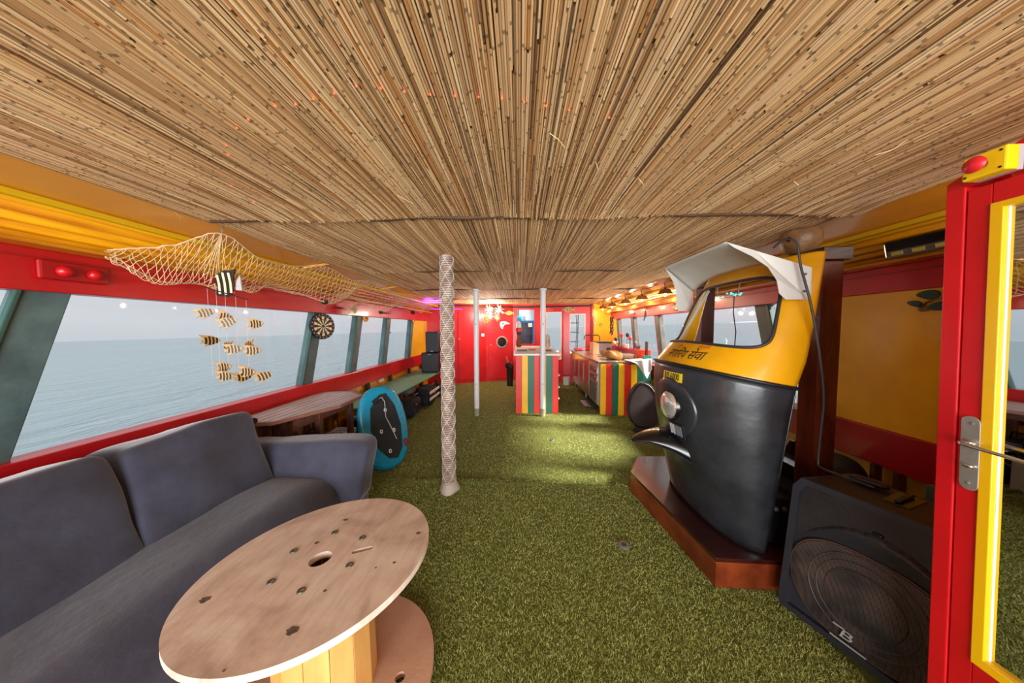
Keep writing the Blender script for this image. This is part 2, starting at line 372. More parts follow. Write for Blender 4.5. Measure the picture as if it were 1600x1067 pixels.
def reed_mat(i):
    y0, y1 = SEAMS[i], SEAMS[i + 1]; Vs = []; Cs = []; step = .0062
    half = (1.94, 1.90, 1.93, 1.93, 1.9)[i]
    pal = np.array([c(212, 178, 130)[:3], c(190, 150, 104)[:3], c(166, 126, 82)[:3], c(136, 102, 68)[:3], c(204, 172, 134)[:3], c(176, 120, 66)[:3], c(104, 74, 48)[:3], c(226, 198, 156)[:3]])
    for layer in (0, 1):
        ncol = int(2 * half / step)
        for k in range(ncol):
            x = -half + k * step + layer * step * .5; y = y0 + rng.random() * .05
            while y < y1 - .02:
                L = .35 + rng.random() * 1.1; ye = min(y + L, y1 - rng.random() * .03)
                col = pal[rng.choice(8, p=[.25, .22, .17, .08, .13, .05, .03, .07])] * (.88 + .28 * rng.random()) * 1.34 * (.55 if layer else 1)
                r = (.0026 + .0010 * rng.random()); jx0, jx1 = (rng.random(2) - .5) * .006; jz = rng.random() * .003 + layer * .005 * (1)
                node = y + rng.random() * .18; a = y
                cuts = []
                while a < ye:
                    b = min(node, ye); cuts.append((a, b, 1.0))
                    if b < ye and layer == 0: cuts.append((b, min(b + .007, ye), .42)); a = b + .007
                    else: a = b
                    node = a + .13 + rng.random() * .16
                for a_, b_, sh in cuts:
                    if b_ - a_ < .002: continue
                    Vs.append((x, a_, b_, r * (1.12 if sh < 1 else 1), jz, jx0 + (jx1 - jx0) * (a_ - y) / L, jx0 + (jx1 - jx0) * (b_ - y) / L)); Cs.append(col * sh * (.94 + .12 * rng.random()))
                y = ye + .003 + rng.random() * .012
    A = np.array(Vs); C = np.array(Cs); n = len(A)
    X = A[:, 0]; r = A[:, 3]
    P = np.empty((n, 8, 3))
    for e, (yy, jx) in enumerate(((A[:, 1], A[:, 5]), (A[:, 2], A[:, 6]))):
        zz = reedz(X, yy, i) + A[:, 4]
        for q, (dx, dz) in enumerate(((-1, .3), (-.55, -.8), (.55, -.8), (1, .3))):
            P[:, e * 4 + q, 0] = X + jx + dx * r; P[:, e * 4 + q, 1] = yy; P[:, e * 4 + q, 2] = zz + dz * r
    b = np.arange(n)[:, None] * 8
    Fq = np.concatenate([b + np.array([[q, q + 1, q + 5, q + 4]]) for q in range(3)], 1).reshape(-1, 4)
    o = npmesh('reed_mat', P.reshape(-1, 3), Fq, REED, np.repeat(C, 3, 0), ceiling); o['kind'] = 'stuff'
for i in range(5): reed_mat(i)
SEAM_SHADE = mat('seam_shade_brown', c(84, 58, 38), .8, var=.4, vscale=40)
for i in range(1, 5):   # dark tube standing in for the shade line where each mat begins
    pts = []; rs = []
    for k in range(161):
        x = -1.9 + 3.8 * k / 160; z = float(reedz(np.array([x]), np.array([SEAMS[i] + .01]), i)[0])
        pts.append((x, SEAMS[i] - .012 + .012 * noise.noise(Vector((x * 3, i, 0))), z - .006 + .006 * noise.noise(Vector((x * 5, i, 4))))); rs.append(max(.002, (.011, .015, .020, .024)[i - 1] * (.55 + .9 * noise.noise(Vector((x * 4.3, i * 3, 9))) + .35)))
    MB().tube(pts, rs, 6).build('seam_shade_strip', SEAM_SHADE, ceiling, smooth=60)
# loose reed ends hanging out of the mats
lr = MB()
for (x, y) in ((.3, 1.15), (.52, 1.28), (1.35, 1.05), (1.22, 1.32), (-1.93, 1.55), (-1.9, 2.1), (.1, .98), (.95, 1.5), (-.6, 1.4), (1.5, 1.7)):
    a = random.uniform(0, PI); lr.tube([(x, y, 2.135), (x + .03 * math.cos(a), y + .03 * math.sin(a), 2.118), (x + .07 * math.cos(a + .4), y + .07 * math.sin(a + .4), 2.11)], .0013, 4)
tag(lr.build('loose_reeds', mat('straw', c(220, 190, 140), .7), ceiling), kind='stuff')

# ---- side walls
def wall(side):
    s = -1 if side == 'left' else 1; W = 2.45
    sill, strip, top, roof = (.84, .60, 1.672, 1.885) if s < 0 else (.80, .55, 1.715, 1.885)
    f = lambda a, b: (min(s * a, s * b), max(s * a, s * b))
    x0, x1 = f(W + .005, W + .09)
    w = MB().box(x0, x1, YB, 7.62, -.02, strip).build('wall_' + side, YELP if s > 0 else YELD); tag(w, kind='structure')
    x0, x1 = f(W - .03, W + .1); MB().box(x0, x1, YB, 7.62, strip, sill).build('red_lower_strip', REDD if s > 0 else RED, w, bevel=.006)
    x0, x1 = f(W - .02, W + .1); MB().box(x0, x1, YB, 7.7, top, roof).build('red_upper_strip', RED, w, bevel=.005)
    x0, x1 = f(W - .028, W - .018); MB().box(x0, x1, YB, 7.7, roof - .05, roof - .04).build('moulding', REDD, w)
    return w, sill, strip, top
wl, sL, stL, tL = wall('left'); wr, sR, stR, tR = wall('right')
tr = math.tan(math.radians(15.2))
def post(w, s, y, sill, top, mt, wd=.155, th=.09, x=2.47, name='window_post'):
    a = [(s * x, y - wd / 2, sill - .02), (s * x, y + wd / 2, sill - .02), (s * (x + th), y + wd / 2, sill - .02), (s * (x + th), y - wd / 2, sill - .02)]
    d = (top - sill + .04) * tr; b = [(p[0], p[1] + d, top + .02) for p in a]
    return MB().quad8(a, b).build(name, mt, w, bevel=.006)
LP = [1.19, 3.19, 4.09, 5.06, 6.22]
for y in LP: post(wl, -1, y, sL, tL, TEAL)
for y in (1.19, 3.19, 4.09, 5.06, 6.22):   # thin glazing bead on the aft side of each post
    post(wl, -1, y - .095, sL, tL, mat('bead_green', c(54, 92, 84), .5), wd=.022, th=.03, x=2.455, name='glazing_bead')
RP = [2.72, 3.84, 4.94, 6.04, 7.0]
for y in RP:
    post(wr, 1, y, sR, tR, MAUVE if y > 3 else TEAL)
    post(wr, 1, y - .09, sR, tR, mat('bead_green', c(54, 92, 84), .5), wd=.03, th=.03, x=2.455, name='glazing_bead')
def panes(s, ps, y0, y1, sill, top, n0):
    ys = [y0] + ps + [y1]
    for i in range(len(ys) - 1):
        a, b = ys[i], ys[i + 1]; d = (top - sill) * tr; x = s * 2.5
        db = 0 if (i == 0 and s > 0) else d
        m = MB().prism([(x, a, sill), (x, b, sill), (x, b + d, top), (x, a + db, top)], (s * .005, 0, 0))
        o = m.build('window_%d' % (n0 + i), GL); tag(o, kind='structure')
panes(-1, LP[:-1], YB, LP[-1], sL, tL, 1)
panes(1, RP[:-1], 2.5, RP[-1], sR, tR, 7)
# yellow infill panels beyond the last window on each side and beside the speaker on the right
d = (tL - sL) * tr
MB().prism([(-2.46, 6.29, sL), (-2.46, 7.62, sL), (-2.46, 7.62, tL), (-2.46, 6.29 + d, tL)], (-.05, 0, 0)).build('yellow_panel', YEL, wl)
d = (tR - sR) * tr
MB().prism([(2.46, 7.05, sR), (2.46, 7.7, sR), (2.46, 7.7, tR), (2.46, 7.05 + d, tR)], (.05, 0, 0)).build('yellow_panel', YEL, wr)
MB().prism([(2.44, YB, sR), (2.44, 2.45, sR), (2.44, 2.40, tR), (2.44, YB, tR)], (.05, 0, 0)).build('yellow_panel', YEL, wr, bevel=.003)
MB().box(2.41, 2.46, YB, 7.6, .33, .42).build('faded_rail', YELP, wr, bevel=.004)
for y in (1.92, 1.80): MB().box(2.39, 2.44, y, y + .028, .30, .56).build('brown_batten', TEAK, wr)
# black plastic brackets between the yellow lower panels on the left
for y in (3.0, 4.33, 5.12, 6.0, 6.75):
    MB().prism([(-2.43, y, stL + .02), (-2.43, y + .10, stL + .02), (-2.43, y + .13, .50), (-2.43, y + .03, .50)], (.02, 0, 0)).build('black_rib', BLK, wl, bevel=.004)
for y in (1.45,):
    MB().box(2.34, 2.44, y, y + .2, .2, .58).build('dark_rib', TEAL, wr, bevel=.004)
MB().box(-2.45, -2.41, 4.78, 4.9, .55, .6).build('white_socket', WHT, wl, bevel=.005)
# red recessed light housing above the big window
b0 = MB().box(-2.43, -2.405, 1.36, 1.60, 1.735, 1.835).build('recessed_light_box', REDD, wl, bevel=.01)
for y in (1.44, 1.545): MB().lathe([(0, .03), (.018, .027), (.028, .014), (.03, 0)], (-2.405, y, 1.783), 18, (1, 0, 0)).build('light_dome', RED, b0, smooth=50)

# ---- forward bulkhead (red, slightly faceted)
BK = [(-2.45, 7.40), (-1.72, 7.40), (-.93, 7.78), (-.19, 8.0), (.30, 8.0), (1.2, 7.74), (1.92, 7.62)]
def bulk_y(x):
    for (xa, ya), (xb, yb) in zip(BK, BK[1:]):
        if xa <= x <= xb: return ya + (yb - ya) * (x - xa) / (xb - xa)
    return 7.7
def bseg(mb, xa, xb, z0, z1, t=.05, off=0):
    xs = [xa] + [p[0] for p in BK if xa + 1e-4 < p[0] < xb - 1e-4] + [xb]
    for a, b in zip(xs, xs[1:]):
        ya, yb = bulk_y(a + 1e-5) + off, bulk_y(b - 1e-5) + off
        mb.quad8([(a, ya, z0), (b, yb, z0), (b, yb + t, z0), (a, ya + t, z0)], [(a, ya, z1), (b, yb, z1), (b, yb + t, z1), (a, ya + t, z1)])
    return mb
fwmb = MB()
o1 = (-.09, .44, 1.02, 2.03); o2 = (.73, 1.15, .62, 1.93); o3 = (1.36, 1.77, .78, 1.87)
bseg(fwmb, -2.45, o1[0], 0, 2.2); bseg(fwmb, o1[0], o1[1], 0, o1[2]); bseg(fwmb, o1[0], o1[1], o1[3], 2.2)
bseg(fwmb, o1[1], o2[0], 0, 2.2); bseg(fwmb, o2[0], o2[1], 0, o2[2]); bseg(fwmb, o2[0], o2[1], o2[3], 2.2)
bseg(fwmb, o2[1], o3[0], 0, 2.2); bseg(fwmb, o3[0], o3[1], 0, o3[2]); bseg(fwmb, o3[0], o3[1], o3[3], 2.2); bseg(fwmb, o3[1], 1.98, 0, 2.2)
wf = fwmb.build('wall_front', RED); tag(wf, kind='structure')
MB().box(1.93, 2.5, 7.6, 7.66, 0, 2.2).build('yellow_return', YEL, wf)
MB().box(1.90, 1.96, 7.55, 7.62, 0, 2.15).build('corner_post', mat('dark_red_paint', c(150, 10, 30), .4), wf, bevel=.006)
tr_ = bseg(MB(), -2.4, 1.9, 2.06, 2.10, .03, -.035).build('trim_1', mat('dark_trim', c(40, 20, 18), .6)); tag(tr_, kind='structure')
sl = bseg(MB(), -.97, -.955, .02, 2.02, .02, -.018); 
# door leaves on the bulkhead
def leaf(name, xa, xb, z0, z1, mt=RED, off=-.022):
    o = bseg(MB(), xa, xb, z0, z1, .02, off).build(name, mt, bevel=.004); return tag(o, kind='structure')
d2 = leaf('door_2', -1.62, -1.02, .10, 1.93)
MB().lathe([(0, .03), (.014, .028), (.016, .0)], (-1.60, bulk_y(-1.6) - .02, 1.2), 10, (0, -1, 0)).build('door_knob', SILV, d2)
# arched locker door with porthole
x0, x1 = -.86, -.22; pts = [(x0, .08), (x1, .08), (x1, 1.36)] + [(x1 + (x0 - x1) * i / 10, 1.36 + .06 * math.sin(PI * i / 10)) for i in range(1, 10)] + [(x0, 1.36)]
pa = [Vector((x, bulk_y(x) - .024, z)) for x, z in pts]
d3 = MB().prism(pa, (0, .022, 0)).build('door_3', RED, bevel=.004); tag(d3, kind='structure')
pn = Vector((-.285, -1, 0)).normalized() * 1; pc = Vector((-.50, bulk_y(-.50) - .03, 1.10))
tdir = Vector((.74, .22, 0)).normalized(); nrm = Vector((tdir.y, -tdir.x, 0))
pr = MB().lathe([(.118, -.01), (.128, .012), (.165, .015), (.168, -.01)], pc, 28, nrm).build('porthole_rim', CHROME, d3, smooth=40)
MB().lathe([(.0, 0.0), (.12, 0.001)], pc, 24, nrm).build('porthole_glass', mat('dark_porthole', c(30, 22, 22), .08), d3)
for k in range(8):
    a = k * PI / 4; q = pc + nrm * .016 + tdir * (.147 * math.cos(a)) + Vector((0, 0, .147 * math.sin(a)))
    MB().lathe([(0, .004), (.008, .002), (.009, 0)], q, 8, nrm).build('bolt', GREY, d3)
MB().lathe([(0, .03), (.014, .028), (.016, .0)], (-.80, bulk_y(-.8) - .02, 1.02), 10, (0, -1, 0)).build('door_knob', SILV, d3)
# window frames and panes in the bulkhead
for i, (xa, xb, z0, z1) in enumerate((o1, o2, o3)):
    fr = MB(); t = .022
    bseg(fr, xa, xb, z0, z0 + t, .07, -.01); bseg(fr, xa, xb, z1 - t, z1, .07, -.01); bseg(fr, xa, xa + t, z0 + t, z1 - t, .07, -.01); bseg(fr, xb - t, xb, z0 + t, z1 - t, .07, -.01)
    w = fr.build('window_%d' % (13 + i), WHT if i else RED); tag(w, kind='structure')
    bseg(MB(), xa + t, xb - t, z0 + t, z1 - t, .004, .03).build('pane', GL, w)
MB().lathe([(0, .03), (.014, .028), (.016, .0)], (1.24, bulk_y(1.24) - .0, 1.15), 10, (0, -1, 0)).build('door_knob', SILV, wf)

# ---- aft cabin partition with the mirrored door, right of the camera
LY = lambda z: .02 * (z - 1)
CB = MB()
def cslab(mb, ya, yb, z0, z1, x0=1.35, x1=1.40):
    mb.quad8([(x0, ya + LY(z0), z0), (x1, ya + LY(z0), z0), (x1, yb + LY(z0), z0), (x0, yb + LY(z0), z0)], [(x0, ya + LY(z1), z1), (x1, ya + LY(z1), z1), (x1, yb + LY(z1), z1), (x0, yb + LY(z1), z1)])
    return mb
cslab(CB, .893, .932, 0, 1.91)
CB.prism([(1.35, .95, 1.905), (1.35, .2, 1.895), (1.35, .2, 2.13), (1.35, .50, 2.13), (1.35, .816, 1.99), (1.35, .95, 1.93)], (.05, 0, 0))
CB.box(1.40, 2.45, .86, .90, 0, 1.90)
wc = CB.build('wall_back', RED, bevel=.003); tag(wc, kind='structure')
door = D.objects.new('door_1', None); COL.objects.link(door); tag(door, kind='structure'); door.location = (1.36, .9, 0)
cslab(MB(), .845, .890, .02, 1.893, 1.353, 1.392).build('stile', RED, door, bevel=.002)
cslab(MB(), .20, .843, 1.835, 1.893, 1.353, 1.392).build('top_rail', RED, door)
cslab(MB(), .20, .843, .02, .484, 1.353, 1.392).build('bottom_rail', RED, door)
yb = MB(); cslab(yb, .8215, .845, .484, 1.835, 1.347, 1.39); cslab(yb, .2, .824, 1.818, 1.835, 1.347, 1.39); cslab(yb, .2, .824, .484, .512, 1.347, 1.39)
yb.build('glazing_bead', mat('door_yellow', c(240, 186, 12), .3, coat=.3), door, bevel=.002)
yb = MB(); cslab(yb, .8195, .8215, .512, 1.818, 1.3605, 1.39); yb.build('putty_line', WHT, door)
cslab(MB(), .2, .822, .505, 1.82, 1.364, 1.37).build('pane', MIR, door)
pl = MB()
n = 14; pp = []
for k in range(n + 1): a = PI * k / n; pp.append((.0185 * math.cos(a), .093 + .0185 * math.sin(a)))
for k in range(n + 1): a = PI + PI * k / n; pp.append((.0185 * math.cos(a), -.093 + .0185 * math.sin(a)))
pl.prism([(1.352, .862 + LY(1.105 + b) + a, 1.105 + b) for a, b in pp], (-.006, 0, 0))
plate = pl.build('handle_plate', mat('brushed_plate', c(190, 186, 180), .42, metal=.8, var=.2, vscale=20), door, bevel=.0015)
MB().lathe([(.0, .009), (.010, .009), (.011, 0)], (1.346, .864, 1.135), 16, (-1, 0, 0)).build('rosette', CHROME, plate)
MB().tube([(1.346, .865, 1.136), (1.318, .865, 1.137), (1.312, .858, 1.137), (1.312, .84, 1.135), (1.312, .77, 1.132), (1.314, .745, 1.130)], [.006, .006, .006, .0055, .005, .005], 10).build('lever', CHROME, plate, smooth=60)
MB().rbox((1.340, .861, 1.068), (.014, .02, .012), 3, 6).build('thumb_turn', CHROME, plate, smooth=80)
for z in (1.195, 1.015): MB().lathe([(0, .003), (.004, .002), (.005, 0)], (1.346, .863, z), 8, (-1, 0, 0)).build('screw', GREYM, plate)
for z in (1.09, 1.2): pass

# ================================================================== OUTSIDE
SEA = mat('grey_sea', c(78, 92, 100), .32, var=.12, vscale=.02)
def _sea():
    n = SEA.node_tree; b = n.nodes['Principled BSDF']; t = n.nodes.new('ShaderNodeTexCoord'); hs = []
    for sc_, st in ((.22, (1, .35, 1)), (1.1, (1, .4, 1)), (.03, (1, .6, 1))):
        m = n.nodes.new('ShaderNodeMapping'); m.inputs['Scale'].default_value = st; m.inputs['Rotation'].default_value = (0, 0, .35)
        z = n.nodes.new('ShaderNodeTexNoise'); z.inputs['Scale'].default_value = sc_ * 3; z.inputs['Detail'].default_value = 5
        n.links.new(t.outputs['Object'], m.inputs[0]); n.links.new(m.outputs[0], z.inputs[0]); hs.append(z)
    a = n.nodes.new('ShaderNodeMath'); a.operation = 'ADD'; n.links.new(hs[0].outputs['Fac'], a.inputs[0])
    q = n.nodes.new('ShaderNodeMath'); q.operation = 'MULTIPLY'; q.inputs[1].default_value = .35; n.links.new(hs[1].outputs['Fac'], q.inputs[0]); n.links.new(q.outputs[0], a.inputs[1])
    bp = n.nodes.new('ShaderNodeBump'); bp.inputs['Strength'].default_value = .8; bp.inputs['Distance'].default_value = .5
    n.links.new(a.outputs[0], bp.inputs['Height']); n.links.new(bp.outputs[0], b.inputs['Normal'])
_sea()
sea = MB().grid(lambda u, v: ((u - .5) * 9000, (v - .5) * 9000, 0), 40, 40).build('sea', SEA); sea.location = (0, 0, -1.35); sea.rotation_euler = (0, math.radians(-1.55), 0)
tag(sea, 'grey rippled sea stretching to the horizon outside the windows', 'sea', kind='stuff')
cm = MB(); pts = []
for i in range(90):
    a = -.1 + 1.05 * i / 89; pts.append((a, 26 * max(0, noise.noise(Vector((i * .11, 3, 0))) + .55) * math.sin(PI * i / 89) ** .5))
vs_ = []
for a, h in pts:
    r = 2600; X, Y = r * math.cos(a), r * math.sin(a); zb = -1.35 + .027 * X
    vs_ += [(X, Y, zb - 5), (X * 1.04, Y * 1.04, zb + h), (X * 1.15, Y * 1.15, zb - 5)]
cm.add(vs_, [(3 * i + k, 3 * i + 3 + k, 3 * i + 4 + k, 3 * i + 1 + k) for i in range(89) for k in (0, 1)])
co = cm.build('coast', mat('hazy_hills', c(146, 154, 162), .9)); tag(co, 'low hazy hills of the coast along the horizon beyond right windows', 'hill')  # haze put into the pale blue-grey of the hills
# fore deck seen through the bulkhead windows
fd = thing('fore_deck', (1.0, 8.3, 0), 'yellow fore deck bulwark with white capping beyond the middle window', 'deck')
MB().beam((.3, 8.4, .62), (2.6, 9.6, .34), .06, .42).build('bulwark', YEL, fd)
MB().beam((.3, 8.4, .86), (2.6, 9.6, .58), .12, .04).build('capping_rail', WHT, fd)
MB().box(-.4, 2.6, 8.15, 10, -.1, -.04).build('deck_plate', YEL, fd)
for x_, y_ in ((.95, 8.66), (1.22, 8.8)): MB().beam((x_, y_, .45), (x_ + .06, y_ + .02, .8), .05, .02, (0, 1, 0)).build('scupper', GREYM, fd)
cb = thing('wheelhouse_cabinet', (.2, 8.9, 0), 'navy wheelhouse cabinet with bright blue edge behind the striped bar', 'cabinet')
MB().box(-.35, .62, 8.7, 9.2, .0, 1.66).build('body', NAVY, cb, bevel=.01); MB().box(-.37, .64, 8.68, 9.22, 1.66, 1.72).build('top_edge', SKYB, cb, bevel=.006)
MB().box(-.05, .36, 8.685, 8.70, .5, 1.5).build('door', mat('navy_dark', c(44, 54, 78), .5), cb, bevel=.004); MB().box(.40, .46, 8.67, 8.70, 0, 1.66).build('blue_batten', SKYB, cb)
MB().box(.26, .38, 8.67, 8.69, 1.52, 1.64).build('socket_plate', WHT, cb, bevel=.004)
wi = thing('white_instrument_panel', (.15, 9.25, 1.72), 'white upright locker panel standing on the navy wheelhouse cabinet', 'panel')
MB().box(-.30, .58, 9.1, 9.16, 1.722, 2.2).build('board', WHT, wi); MB().box(-.04, -.02, 9.08, 9.1, 1.722, 2.2).build('edge', GREY, wi); MB().box(.46, .48, 9.08, 9.1, 1.722, 2.2).build('edge', GREY, wi)
tb = MB().rbox((-.03, 8.85, 1.79), (.24, .2, .13), 6, 6).build('basin', TURQ, smooth=60); tag(origin(tb, (-.03, 8.85, 1.722)), 'turquoise plastic tub on the navy cabinet seen through bulkhead window', 'tub')
wb = thing('white_figurine', (.17, 8.82, 1.722), 'small white rounded figurine with two dark dots beside the turquoise tub', 'figurine')
MB().rbox((.17, 8.82, 1.80), (.13, .1, .155), 3, 8).build('body', WHT, wb, smooth=80)
for dx in (-.025, .025): MB().rbox((.17 + dx, 8.768, 1.84), (.022, .012, .026), 2, 4).build('dot', BLK, wb)
ld = thing('deck_ladder', (1.6, 8.6, 0), 'white and grey ladder with cables beyond the right-hand bulkhead window', 'ladder')
for x_ in (1.46, 1.72): MB().beam((x_, 8.5, .3), (x_ + .08, 8.7, 2.2), .03, .03).build('rail', GREY, ld)
for k in range(5): MB().beam((1.42, 8.48 + k * .03, .8 + k * .28), (1.78, 8.48 + k * .03, .8 + k * .28), .03, .035).build('rung', GREY, ld)
ms = MB().tube([(1.70, 8.35, .4), (1.66, 8.36, 1.0), (1.68, 8.36, 1.5), (1.64, 8.37, 2.2)], .009, 6).build('cable', BLK); tag(ms, 'thin black cable hanging down outside the right-hand bulkhead window', 'cable')
# ================================================================== POSTS
pole = thing('rope_wrapped_pole', (-.645, 2.5, 0), 'thick pole wrapped from floor to ceiling in pale rope, nearest of the three poles', 'pole')
MB().cyl((-.645, 2.5, 0), (-.645, 2.5, 2.15), .046, n=18).build('pole', mat('pole_brown', c(146, 124, 110), .7), pole, smooth=50)
rp_ = []; p_ = .019; nt_ = int((2.12 - .06) / p_); S_ = 16
for k in range(nt_ * S_):
    a = 2 * PI * k / S_; rp_.append((-.645 + .052 * math.cos(a), 2.5 + .052 * math.sin(a), .06 + p_ * k / S_))
MB().tube(rp_, .0088, 5).build('rope_winding', ROPE, pole, smooth=80)
nm = MB()    # thin white netting over the rope
for k in range(4):
    for sg in (-1, 1):
        nm.tube([(-.645 + .061 * math.cos(sg * t * 11 + k * PI / 2), 2.5 + .061 * math.sin(sg * t * 11 + k * PI / 2), .08 + t) for t in np.linspace(0, 2.03, 200)], .0016, 4)
nm.build('netting', WHT, pole)
bm_ = MB().grid(lambda u, v: (-.645 + (.058 + .035 * v + .012 * v * math.sin(u * 2 * PI * 3)) * math.cos(u * 2 * PI), 2.5 + (.058 + .035 * v + .012 * v * math.sin(u * 2 * PI * 3)) * math.sin(u * 2 * PI), .09 * (1 - v) + .004), 24, 5, closeu=True)
bm_.build('frayed_skirt', mat('pale_cloth', c(176, 164, 148), .9, var=.2), pole, smooth=60, solid=.004)
def white_post(x, y, lab, rz):
    o = thing('white_post', (x, y, 0), lab, 'post', 'white posts before the far bulkhead')
    MB().lathe([(.044, .13), (.044, 2.10), (.058, 2.11), (.058, 2.14)], (x, y, 0), 20).build('shaft', WPOST, o, smooth=40)
    MB().lathe([(.046, 0), (.046, .13), (.044, .131)], (x, y, 0), 20).build('worn_foot', mat('worn_foot', c(150, 146, 122), .6, var=.2), o, smooth=40)
    for z in (.55, 1.55): MB().lathe([(0, .004), (.009, .003), (.01, 0)], (x, y - .044, z), 8, (0, -1, 0)).build('screw', GREYM, o)
white_post(-.725, 4.70, 'slim white round post left of the striped bar in front of red bulkhead', 0)
white_post(.388, 4.72, 'slim white round post standing directly against the front of the striped bar', 0)

# ================================================================== SOFA
sf = thing('sofa', (-1.72, 1.1, 0), 'charcoal blue suede sofa with loose back cushions along the left wall', 'sofa')
MB().rbox((-1.74, 1.03, .19), (1.02, 1.86, .36), 8, 12).build('base', SOFA, sf, smooth=70)
def seatfn(q):
    t = max(0, (q.x - .10) / .22); return Vector((q.x, q.y, q.z - .10 * t * t + .012 * math.cos(q.y * 1.6)))
MB().rbox((-1.52, 1.05, .345), (.68, 1.76, .25), 5, 26, wob=.02, ws=2.5, fn=seatfn).build('seat_cushion', SOFA, sf, smooth=80)
MB().rbox((-2.18, 1.08, .40), (.30, 1.9, .78), 7, 12).build('back_frame', SOFA, sf, smooth=70)
def armfn(q):
    t = (q.z + .2) / .4; return Vector((q.x, q.y + .14 * t * t, q.z + (.02 * math.sin(q.x * 4))))
MB().rbox((-1.62, 1.925, .44), (1.06, .20, .42), 7, 16, wob=.012, ws=4, fn=armfn).build('arm', SOFA, sf, smooth=80)
MB().rbox((-1.50, 2.06, .21), (.62, .24, .40), 6, 10, wob=.01).build('arm_base', SOFA, sf, smooth=80)
def cush(y0, y1, seed, lean=.2, lab=None):
    M = Matrix.Rotation(-lean, 4, 'Y')
    def fn(q):
        t = q.z / .26; cz = 1 - (2 * q.y / (y1 - y0)) ** 2
        return Vector((q.x * (1 + .12 * max(0, cz)) - .02 * t, q.y * (1 - .035 * t), q.z + .006 * max(0, cz) - .012 * abs(math.sin(q.y * 5 + seed))))
    return MB().rbox((-1.885, (y0 + y1) / 2, .655), (.24, y1 - y0, .53), 12, 26, M=M, wob=.02, ws=4.5, seed=seed, fn=fn)
o = cush(1.215, 1.865, 3).build('back_cushion', SOFA, sf, smooth=80)
o = cush(.50, 1.20, 8).build('back_cushion', SOFA, sf, smooth=80)

# ================================================================== CABLE DRUM TABLE
K = .87; TC = Vector((-.911 * K, 1.229 * K, 1.48 - 1.049 * K)); TR = .4716 * K
nrm_ = Vector((-.0499, .0399, .998)).normalized()
dr = thing('cable_drum_table', (TC.x, TC.y, 0), 'round wooden cable drum used as a coffee table in front of sofa', 'table')
Rz = Vector((0, 0, 1)).rotation_difference(nrm_).to_matrix()
def T(x, y, z): # drum frame: origin at top centre
    return TC + Rz @ Vector((x, y, z))
def disc(mb, zt, th, holes, R, n=96):
    from mathutils.geometry import delaunay_2d_cdt
    loops = [[(R * math.cos(2 * PI * k / n), R * math.sin(2 * PI * k / n)) for k in range(n)]] + holes
    vs = []; es = []
    for L in loops:
        o = len(vs); vs += [Vector(p) for p in L]; es += [(o + i, o + (i + 1) % len(L)) for i in range(len(L))]
    v2, _, f2, _, _, _ = delaunay_2d_cdt(vs, es, [], 1, 1e-6)
    def inside(p, L):
        r = False; j = len(L) - 1
        for i in range(len(L)):
            if (L[i][1] > p[1]) != (L[j][1] > p[1]) and p[0] < (L[j][0] - L[i][0]) * (p[1] - L[i][1]) / (L[j][1] - L[i][1]) + L[i][0]: r = not r
            j = i
        return r
    fs = []
    for f in f2:
        cx = sum(v2[i][0] for i in f) / len(f); cy = sum(v2[i][1] for i in f) / len(f)
        if not any(inside((cx, cy), h) for h in holes): fs.append(tuple(f))
    m = len(v2)
    mb.add([T(v[0], v[1], zt) for v in v2] + [T(v[0], v[1], zt - th) for v in v2], fs + [tuple(i + m for i in f[::-1]) for f in fs])
    for L in loops:
        q = len(L); mb.add([T(x, y, zt) for x, y in L] + [T(x, y, zt - th) for x, y in L], [(i, q + i, q + (i + 1) % q, (i + 1) % q) for i in range(q)])
    return mb
circ = lambda x, y, r, n=20: [(x + r * math.cos(2 * PI * k / n), y + r * math.sin(2 * PI * k / n)) for k in range(n)]
HB = [(-.1424, .0315), (-.0414, .1393), (.1085, .098), (.1435, -.0512), (.0393, -.1581), (-.1039, -.1178)]; HC = (.0021, -.0146); sx0, sy0, sx1, sy1 = .1209, .0179, .1768, .0369
slot = []
dd = Vector((sx1 - sx0, sy1 - sy0)).normalized(); pp = Vector((-dd.y, dd.x)); rr_ = .0105
for k in range(9): a = -PI / 2 + PI * k / 8; q = Vector((sx1, sy1)) + (dd * math.cos(a) + pp * math.sin(a)) * rr_; slot.append(tuple(q))
for k in range(9): a = PI / 2 + PI * k / 8; q = Vector((sx0, sy0)) + (dd * math.cos(a) + pp * math.sin(a)) * rr_; slot.append(tuple(q))
holes = [circ(HC[0], HC[1], .040, 32), slot] + [circ(x, y, .0075, 12) for x, y in HB]
tt = disc(MB(), 0, .022, holes, TR).build('top_flange', TOP, dr)
disc(MB(), -.0225, .006, [circ(HC[0], HC[1], .042, 32)], TR * .985).build('under_ply', PLY, dr)
ZB = -(TC.z - .028)
disc(MB(), ZB + .02, .022, [slot and [(x + .0, y - .0) for x, y in circ(.28, .02, .02, 16)]], TR * .99).build('bottom_flange', mat('pinkish_ply', c(206, 164, 136), .5, col2=c(188, 140, 112), vscale=4, bump=.08), dr)
core = MB(); ns = 14; rc = .175
for k in range(ns):
    a0 = 2 * PI * k / ns; a1 = 2 * PI * (k + 1) / ns; g = .004
    A = [(rc * math.cos(a0 + g), rc * math.sin(a0 + g)), (rc * math.cos(a1 - g), rc * math.sin(a1 - g)), ((rc - .018) * math.cos(a1 - g), (rc - .018) * math.sin(a1 - g)), ((rc - .018) * math.cos(a0 + g), (rc - .018) * math.sin(a0 + g))]
    MB().quad8([T(x, y, ZB + .02) for x, y in A], [T(x, y, -.028) for x, y in A]).build('stave', PLYB, dr, bevel=.0015)
